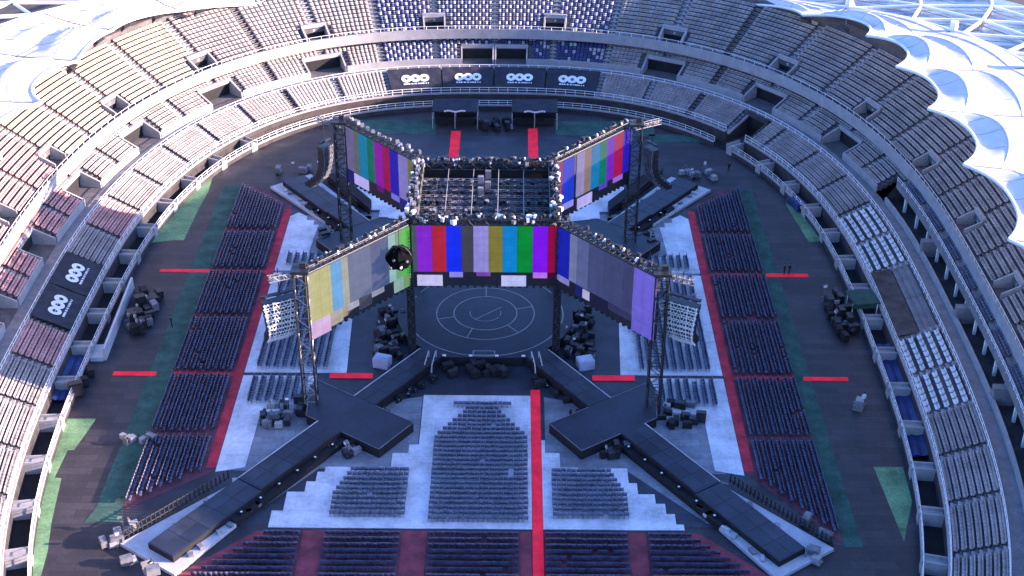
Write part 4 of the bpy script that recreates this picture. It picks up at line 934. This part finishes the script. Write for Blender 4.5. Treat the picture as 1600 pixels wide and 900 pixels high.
cluster(scatter(-4.6, -13.0, 4.6, -10.9, 16), 'in the black pit before the stage front', 'gear in the front pit', [0, 2, 2, 3, 6])
cluster(scatter(-46.5, -3.5, -43.6, 7.0, 34, 1.1), 'on the left track beside the pale wall', 'gear on the left track', ALL + [8, 7])
cluster(scatter(45.2, -4.0, 48.0, 6.5, 26, 1.1), 'on the right track below the stand', 'gear on the right track', ALL + [5, 7])
cluster(scatter(-3.0, 59.5, 3.0, 63.0, 12), 'between the two far booths', 'gear between the far booths', ALL + [8])
cluster([(30 + random.uniform(0, 5), 42 + random.uniform(-.8, 2.5), 1.0) for _ in range(9)], 'near the end of the rear right runway', 'gear past the rear right runway', [1, 7, 8, 8, 6])
cluster([(-26 - random.uniform(0, 8), 42 + random.uniform(-.8, 2.5), 1.0) for _ in range(6)], 'near the end of the rear left runway', 'gear past the rear left runway', [1, 7, 8, 6])
cluster([(-48.2, -13.0, 1.3), (-48.6, -15.5, 1.3), (-48.7, -17.5, 1.2)], 'on the left track against the stand wall', 'gear by the left stand wall', [3, 2])
cluster([(45.0, -18.5, 1.2)], 'standing alone on the right track', 'lone case on the right track', [8])
cluster([(-41.0 + i * .8, -26.0 + random.uniform(-1, .6), .9) for i in range(5)], 'at the near end of the left green carpet', 'gear on the left green carpet', [6, 8, 1])
cluster(diag((.575, -.818), 56.5, 58.5, -4.5, 4, 5) + diag((.575, -.818), 52, 56, 5.2, 6.2, 4), 'round the end of the front right runway', 'gear at the front right runway end', [1, 6, 8])
cluster(diag((-.575, -.818), 54, 58.5, -7.0, -4.8, 8) + diag((-.575, -.818), 57.6, 59.5, -3, 4.5, 5), 'round the end of the front left runway', 'gear at the front left runway end', [1, 6, 7, 8])

# pale wall and ramp on the left track
b = MB(); b.box((-47.6, -1.0, .85), (.3, 17.5, 1.7), R(2)); b.box((-48.3, -8.6, .35), (1.6, 3.0, .6), R(2)); tag(b.build('low_wall', 'pad'), 'low pale wall beside the gear on the left track', 'wall')
# moat covers
for s0, s1, l in ((-117.5, -108, 'blue tarpaulin lying in the moat by the left stand, below the banners'), (104, 127, 'blue tarpaulin lying in the moat by the right stand')):
    b = MB(); sweep(b, s0, s1, [(-.3, .25), (.2, .62), (.9, .5), (1.5, .7)], 1.2); sweep(b, s0, s1, [(1.5, .66), (-.3, .2)], 1.2); tag(b.build('tarpaulin', 'bluetarp'), l, 'tarpaulin')
# awning box beside the right stand
t = thing('awning', 'dark green awning box at the foot of the right stand', 'awning', (49.6, 2.6, 0))
MB().box((49.6, 2.6, 2.55), (3.6, 3.6, .18), .12).build('canopy', 'awning', t)
for x in (48.0, 51.2):
    for y in (1.0, 4.2): MB().tube((x, y, 0), (x, y, 2.5), .07).build('post', 'whitesteel', t)
MB().box((49.6, .85, 2.2), (3.5, .08, .6), .12).build('valance', 'awning', t)
# blue box in the far right turf corner
b = MB(); b.box((46.4, 33.0, .5), (1.8, 3.2, .9), .35); b.box((46.4, 33.0, 1.0), (1.5, 2.8, .15), .35); tag(b.build('foam_mat', 'bluetarp'), 'blue padded mat pile on the far right turf corner', 'mat')
# dark and brown cover boards on the bare right platform of the lower tier
b = MB(); sweep(b, 89.6, 105.2, [(2.0, 2.3), (2.0, 2.55), (4.6, 3.2), (4.6, 2.6)], 1.2); tag(b.build('cover_boards', mat('brown_boards', (0.075, 0.055, 0.05), .8, var=.4, scale=.5)), 'dark brown cover boards between the two white seat blocks', 'boards')

# far booths
for cx, l in ((-6.3, 'left black booth with white sign under the far banners'), (7.0, 'right black booth with white sign under the far banners')):
    t = thing('booth', l, 'booth', (cx, 62, 0), 'black booths under the far banners')
    b = MB(); b.hexa([(cx - 3.8, 60.2, 3.0), (cx + 3.8, 60.2, 3.0), (cx + 3.8, 64.2, 3.6), (cx - 3.8, 64.2, 3.6)] + [(cx - 3.8, 60.2, 3.15), (cx + 3.8, 60.2, 3.15), (cx + 3.8, 64.2, 3.75), (cx - 3.8, 64.2, 3.75)]); b.build('canopy', 'banner', t)
    for x in (cx - 3.75, cx, cx + 3.75):
        for y in (60.3, 64.1): MB().tube((x, y, 0), (x, y, 3.05 if y < 62 else 3.6), .07).build('post', 'edge', t)
    b = MB()
    for i in range(9): b.box((cx - 1.6 + i * .4, 60.12, 3.22 + .1 * math.sin(i * 1.1)), (.36, .06, .26))
    b.build('sign_lettering', 'print', t)
    MB().box((cx, 62.2, .55), (6.6, .8, 1.05)).build('counter', 'black', t)
    MB().box((cx, 64.15, 1.6), (7.4, .08, 2.9)).build('back_panel', 'black', t)

# ------------------------------------------------------------------ people
def person_mesh():
    J = [((0, 0, .95), .13), ((0, 0, 1.15), .13), ((0, 0, 1.38), .155), ((0, 0, 1.50), .06), ((0, .02, 1.60), .095), ((0, .02, 1.70), .09),
         ((.17, 0, 1.42), .065), ((.24, .02, 1.15), .05), ((.23, .12, .92), .04), ((.23, .16, .84), .04), ((-.17, 0, 1.42), .065), ((-.24, .0, 1.15), .05), ((-.22, .08, .92), .04), ((-.22, .11, .84), .04),
         ((.09, 0, .86), .095), ((.11, .03, .48), .07), ((.12, -.03, .08), .05), ((.13, .14, .04), .045), ((-.09, 0, .86), .095), ((-.12, -.01, .48), .07), ((-.13, -.08, .08), .05), ((-.14, .08, .04), .045)]
    E_ = [(0, 1), (1, 2), (2, 3), (3, 4), (4, 5), (2, 6), (6, 7), (7, 8), (8, 9), (2, 10), (10, 11), (11, 12), (12, 13), (0, 14), (14, 15), (15, 16), (16, 17), (0, 18), (18, 19), (19, 20), (20, 21)]
    me = bpy.data.meshes.new('tmp'); me.from_pydata([j[0] for j in J], E_, []); o = bpy.data.objects.new('tmp', me); COL.objects.link(o)
    o.modifiers.new('s', 'SKIN')
    for i, j in enumerate(J): me.skin_vertices[0].data[i].radius = (j[1], j[1])
    me.skin_vertices[0].data[0].use_root = True
    o.modifiers.new('u', 'SUBSURF').levels = 1
    dg = bpy.context.evaluated_depsgraph_get(); r = bpy.data.meshes.new_from_object(o.evaluated_get(dg)); bpy.data.objects.remove(o); return r
pm = person_mesh()
def person(x, y, rz, shirt, label):
    me = pm.copy(); me.materials.clear()
    for q in (shirt, 'black', 'skin'): me.materials.append(M[q])
    for p in me.polygons:
        z = p.center.z; p.material_index = 2 if z > 1.5 or (z < .92 and z > .8 and abs(p.center.x) > .19) else (0 if z > .9 else 1)
    o = bpy.data.objects.new('person', me); COL.objects.link(o); o.location = (x, y, .055); o.rotation_euler = (0, 0, rz)
    b = MB(); v = []; n = 10
    for j in range(5):
        for i in range(n): ph = j / 4 * 1.7; w = 2 * math.pi * i / n; v.append((.105 * math.sin(ph) * math.cos(w), .115 * math.sin(ph) * math.sin(w), 1.69 + .11 * math.cos(ph)))
    b.add(v, [(j * n + i, (j + 1) * n + i, (j + 1) * n + (i + 1) % n, j * n + (i + 1) % n) for j in range(4) for i in range(n)]); h = b.build('hair', 'black', o)
    h.matrix_parent_inverse = Matrix.Identity(4); tag(o, label, 'person')
person(41.1, 12.6, 1.0, 'black', 'left of two people in black on the far right red strip'); person(41.8, 12.7, 4.0, 'black', 'right of two people in black on the far right red strip')
person(-40.6, -2.0, 2.0, 'black', 'person in black standing alone on the left track')
person(33.8, 45.2, .5, 'seat_white', 'person in a white top beyond the rear right runway'); person(37.5, 44.5, 2.5, 'black', 'person in black beyond the rear right runway')
person(45.6, -18.0, 3.0, 'seat_white', 'person in a white top by the lone cart on the right track')
for o in bpy.data.objects:
    if o.parent and o.name.split('.')[0] in ('rigging', 'lower_rig', 'lettering', 'sign_lettering', 'cross_line'): o['kind'] = 'stuff'
scene.render.engine = 'CYCLES'
